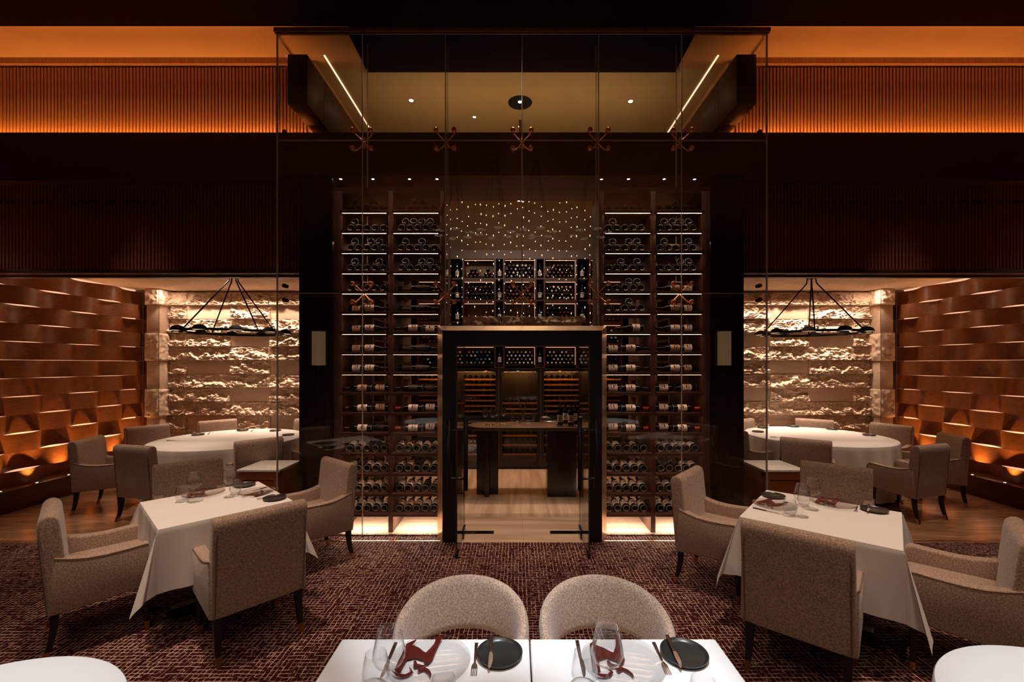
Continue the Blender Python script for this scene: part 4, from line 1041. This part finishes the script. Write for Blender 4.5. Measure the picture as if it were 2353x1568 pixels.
# poured sauce on the clear plates, outlines in units of the plate's radius
pz = [[(1090, 900), (1140, 865), (1200, 840), (1190, 880), (1160, 905), (1240, 925), (1285, 965), (1310, 978), (1350, 940), (1400, 885), (1440, 800), (1510, 800), (1470, 860), (1420, 960), (1385, 1055), (1345, 1095), (1300, 1110), (1290, 1062), (1200, 1030), (1110, 1050), (1075, 1110), (1040, 1185), (970, 1175), (1010, 1090), (1040, 1030), (1080, 950)],
      [(1220, 1150), (1300, 1135), (1350, 1165), (1372, 1210), (1362, 1250), (1340, 1200), (1290, 1165), (1235, 1190)],
      [(945, 1190), (1000, 1215), (1090, 1215), (1150, 1185), (1130, 1130), (1150, 1150), (1175, 1190), (1120, 1232), (1060, 1245), (990, 1240)],
      [(1180, 1070), (1205, 1060), (1220, 1100), (1300, 1120), (1240, 1135), (1180, 1140)]]
pc0 = at(700+1346/4.706, 1300+1060/4.706, ZT)
pc0 = Vector((-.363, 1.505, 0))
def sauce_mesh(R):
    mb = MB()
    for poly in pz:
        q = []
        for u, v in poly:
            p_ = at(700+u/4.706, 1300+v/4.706, ZT)
            x, y = (p_.x-pc0.x)/.143, (p_.y-pc0.y)/.143
            l = math.hypot(x, y)
            if l > .93: x, y = x*.93/l, y*.93/l
            q.append((x*R, y*R))
        ar = sum(q[i][0]*q[(i+1) % len(q)][1]-q[(i+1) % len(q)][0]*q[i][1] for i in range(len(q)))
        if ar < 0: q.reverse()
        mb.prism(q, .0072, .0105, 'Z')
    me = mb.mesh('sauce', 'sauce', fix=False)
    for v in me.vertices:                      # climb the sloping rim
        r = math.hypot(v.co.x, v.co.y)/R
        if r > .70: v.co.z += (r-.70)*.035
    return me
SM_ = sauce_mesh(.145)
def charger(p, lab, grp, rz=0, R=1):
    t = E('glass_plate', p, rz, lab, 'plate', grp); link('disc', PC, t); link('sauce', SM_, t); t.scale = (R, R, R); return t
def dark_plate(p, lab, grp): 
    o = link('dark_plate', PD, None, p); return tag(o, lab, 'plate', grp)
def tumbler(p, lab, grp):
    o = link('tumbler', TM, None, p); return tag(o, lab, 'tumbler', grp)
def wglass(p, lab, grp): return glass_thing(WB, WS, 'wine_glass', p, lab, 'wine glass', grp)
# cutlery along +Y, pivot in the middle, length 1 unit = .21 m
KH = MB().loft([(0, .115, .0035, .0055, .0001), ]).mesh('x', 'bronze') if 0 else None
def knife_meshes():
    h = MB().add([(-.0055, 0, 0), (.0055, 0, 0), (.0065, .105, 0), (-.0065, .105, 0), (-.0055, 0, .006), (.0055, 0, .006), (.0065, .105, .007), (-.0065, .105, .007)],
                 [(0, 3, 2, 1), (4, 5, 6, 7), (0, 1, 5, 4), (1, 2, 6, 5), (2, 3, 7, 6), (3, 0, 4, 7)]).mesh('handle', 'bronze', bevel=.0015)
    b = MB().prism([(-.004, 0), (.004, 0), (.009, -.018), (.010, -.06), (.006, -.095), (.0, -.108), (-.004, -.095), (-.005, -.03)], .001, .0028, 'Z').mesh('blade', 'steel')
    return h, b
def fork_meshes():
    h = MB().add([(-.003, -.02, .001), (.003, -.02, .001), (.0065, .105, .0), (-.0065, .105, .0), (-.003, -.02, .005), (.003, -.02, .005), (.0065, .105, .005), (-.0065, .105, .005)],
                 [(0, 3, 2, 1), (4, 5, 6, 7), (0, 1, 5, 4), (1, 2, 6, 5), (2, 3, 7, 6), (3, 0, 4, 7)]).mesh('handle', 'bronze', bevel=.001)
    m = MB().prism([(-.003, -.02), (.003, -.02), (.010, -.040), (.011, -.058), (-.011, -.058), (-.010, -.040)], .001, .003, 'Z')
    for k in range(4):
        x = -.0088+.0059*k; m.box(x-.0016, x+.0016, -.100, -.057, .001, .0028)
    return h, m.mesh('tines', 'steel')
KM = knife_meshes(); FM = fork_meshes()
def cutlery(kind, p0, p1, z0, z1, lab, grp):
    """p0: handle end, p1: tip (pixels), heights z0 and z1 of the two ends"""
    a = at(*p0, z0); b = at(*p1, z1); d = a-b
    t = E('table_'+kind, (a+b)/2, 0, lab, kind, grp)
    t.rotation_mode = 'QUATERNION'; t.rotation_quaternion = d.to_track_quat('Y', 'Z')
    me = KM if kind == 'knife' else FM
    link('handle', me[0], t); link('blade' if kind == 'knife' else 'tines', me[1], t)
    t.scale = (1, d.length/.213, 1); return t
gt = 'tableware on the two joined front tables'
def V3(x, y, z=.7605): return Vector((x, y, z))
ZF = .7605
for s_, X_, px, nm in ((0, -.363, 0, 'left'), (1, .307, 1, 'right')):
    charger(V3(X_, 1.503), 'clear glass plate with poured dark red sauce on the '+nm+' front table', 'clear plates on the front tables', 0, .985)
wglass(V3(-.453, 1.34), 'wine glass standing on the left front table', 'wine glasses on the front tables'); wglass(V3(.221, 1.35), 'wine glass standing on the right front table', 'wine glasses on the front tables')
tumbler(V3(-.512, 1.396), 'water tumbler left of the wine glass on the left front table', 'tumblers on the front tables'); tumbler(V3(.158, 1.40), 'water tumbler left of the wine glass on the right front table', 'tumblers on the front tables')
tumbler(V3(-.277, 1.286), 'water tumbler at the bottom edge in front of the left plate', 'tumblers on the front tables'); tumbler(V3(.488, 1.28), 'water tumbler at the bottom edge right of the right plate', 'tumblers on the front tables')
a = at(1148, 1508, ZF); b = at(1572, 1508, ZF)
dark_plate(a, 'dark stoneware side plate on the left front table', 'dark side plates on the front tables'); dark_plate(b, 'dark stoneware side plate on the right front table', 'dark side plates on the front tables')
cutlery('knife', (910, 1479.6), (874, 1562), ZF, ZF, 'dark handled knife left of the clear plate on the left front table', 'knives on the front tables')
cutlery('fork', (1095, 1479.6), (1088, 1559), ZF, ZF, 'dark handled fork beside the side plate on the left front table', 'forks on the front tables')
cutlery('knife', (1130, 1463.6), (1124, 1538), ZF+.017, ZF+.017, 'knife lying across the dark plate on the left front table', 'knives on the front tables')
cutlery('knife', (1326, 1474.6), (1342.5, 1558.6), ZF, ZF, 'dark handled knife left of the clear plate on the right front table', 'knives on the front tables')
cutlery('fork', (1501.7, 1478), (1538, 1556), ZF, ZF, 'dark handled fork beside the side plate on the right front table', 'forks on the front tables')
cutlery('knife', (1532.6, 1462), (1565, 1536), ZF+.017, ZF+.017, 'knife lying across the dark plate on the right front table', 'knives on the front tables')
# left square table
z = ZT+.0008; gL = 'tableware on the left square table'; gR = 'tableware on the right square table'
A = lambda x, y: at(x, y, z)
charger(A(468, 1137.5), 'clear plate with red sauce behind the glasses on the left square table', gL, math.radians(40)); charger(A(591, 1133.5), 'clear plate with red sauce near the right corner of the left square table', gL, math.radians(160), .92)
wglass(A(446, 1154), 'left wine glass on the left square table', gL); wglass(A(527, 1143), 'right wine glass on the left square table', gL)
tumbler(A(418, 1153), 'left tumbler on the left square table', gL); tumbler(A(541, 1136), 'right tumbler on the left square table', gL)
dark_plate(A(562, 1117), 'dark side plate at the far corner of the left square table', gL); dark_plate(A(631, 1147), 'dark side plate at the right corner of the left square table', gL)
cutlery('fork', (653, 1136), (588, 1148), z+.017, z+.004, 'fork leaning on the right dark plate of the left square table', gL)
cutlery('knife', (515, 1112), (560, 1117), z+.017, z+.017, 'knife on the far dark plate of the left square table', gL)
cutlery('knife', (613, 1121), (580, 1129), z+.018, z+.018, 'knife across the right clear plate of the left square table', gL)
# right square table
charger(A(1780, 1165), 'clear plate with red sauce at the left corner of the right square table', gR, math.radians(-60)); charger(A(1915.6, 1161), 'clear plate with red sauce behind the glasses on the right square table', gR, math.radians(-40))
wglass(A(1843, 1188), 'near wine glass on the right square table', gR); wglass(A(1867, 1172), 'far wine glass on the right square table', gR)
tumbler(A(1815, 1185), 'near tumbler on the right square table', gR); tumbler(A(1847, 1163), 'far tumbler on the right square table', gR)
dark_plate(A(1778, 1142), 'dark side plate at the far left corner of the right square table', gR); dark_plate(A(2009, 1174.5), 'dark side plate at the right corner of the right square table', gR)
cutlery('knife', (1730, 1168), (1794, 1182.6), z, z, 'knife lying in front of the left clear plate, right square table', gR)
cutlery('knife', (1747, 1134), (1795, 1141), z+.017, z+.017, 'knife on the left dark plate of the right square table', gR)
cutlery('knife', (1996, 1161), (1994, 1176), z+.017, z+.017, 'knife on the right dark plate of the right square table', gR)
cutlery('fork', (1969, 1165), (1966, 1178), z, z, 'fork lying beside the right dark plate, right square table', gR)
# round tables
gl2, gr2 = 'side plates on the left round table', 'side plates on the right round table'
for i, (px, py, lab) in enumerate(((455, 1000, 'leftmost'), (557, 990, 'rear'), (632.6, 990.5, 'rear right'), (662, 1000.6, 'right'))):
    dark_plate(at(px, py, z+.001), lab+' dark side plate on the left round table', gl2)
    cutlery('knife', (px+14, py-1), (px-6, py+1.5), z+.017, z+.017, 'knife on the '+lab+' dark plate of the left round table', 'knives on the left round table')
for i, (px, py, lab) in enumerate(((1824, 981.5, 'rear'), (1912.6, 987.5, 'rear right'), (1997, 1001, 'rightmost'), (1741.6, 993, 'left'), (1753, 984, 'rear left'))):
    dark_plate(at(px, py, z+.001), lab+' dark side plate on the right round table', gr2)
    cutlery('knife', (px-14, py-1), (px+6, py+1.5), z+.017, z+.017, 'knife on the '+lab+' dark plate of the right round table', 'knives on the right round table')
cutlery('knife', (383, 1013), (408, 1013), z, z, 'single knife at the left edge of the left round table', 'knives on the left round table')
cutlery('knife', (478, 999), (483, 994), z, z, 'single knife beside the leftmost dark plate, left round table', 'knives on the left round table')
cutlery('knife', (577, 992), (584, 988), z, z, 'single knife beside the rear dark plate, left round table', 'knives on the left round table')
cutlery('knife', (1770, 1005), (1800, 1006.5), z, z, 'single knife at the front edge of the right round table', 'knives on the right round table')
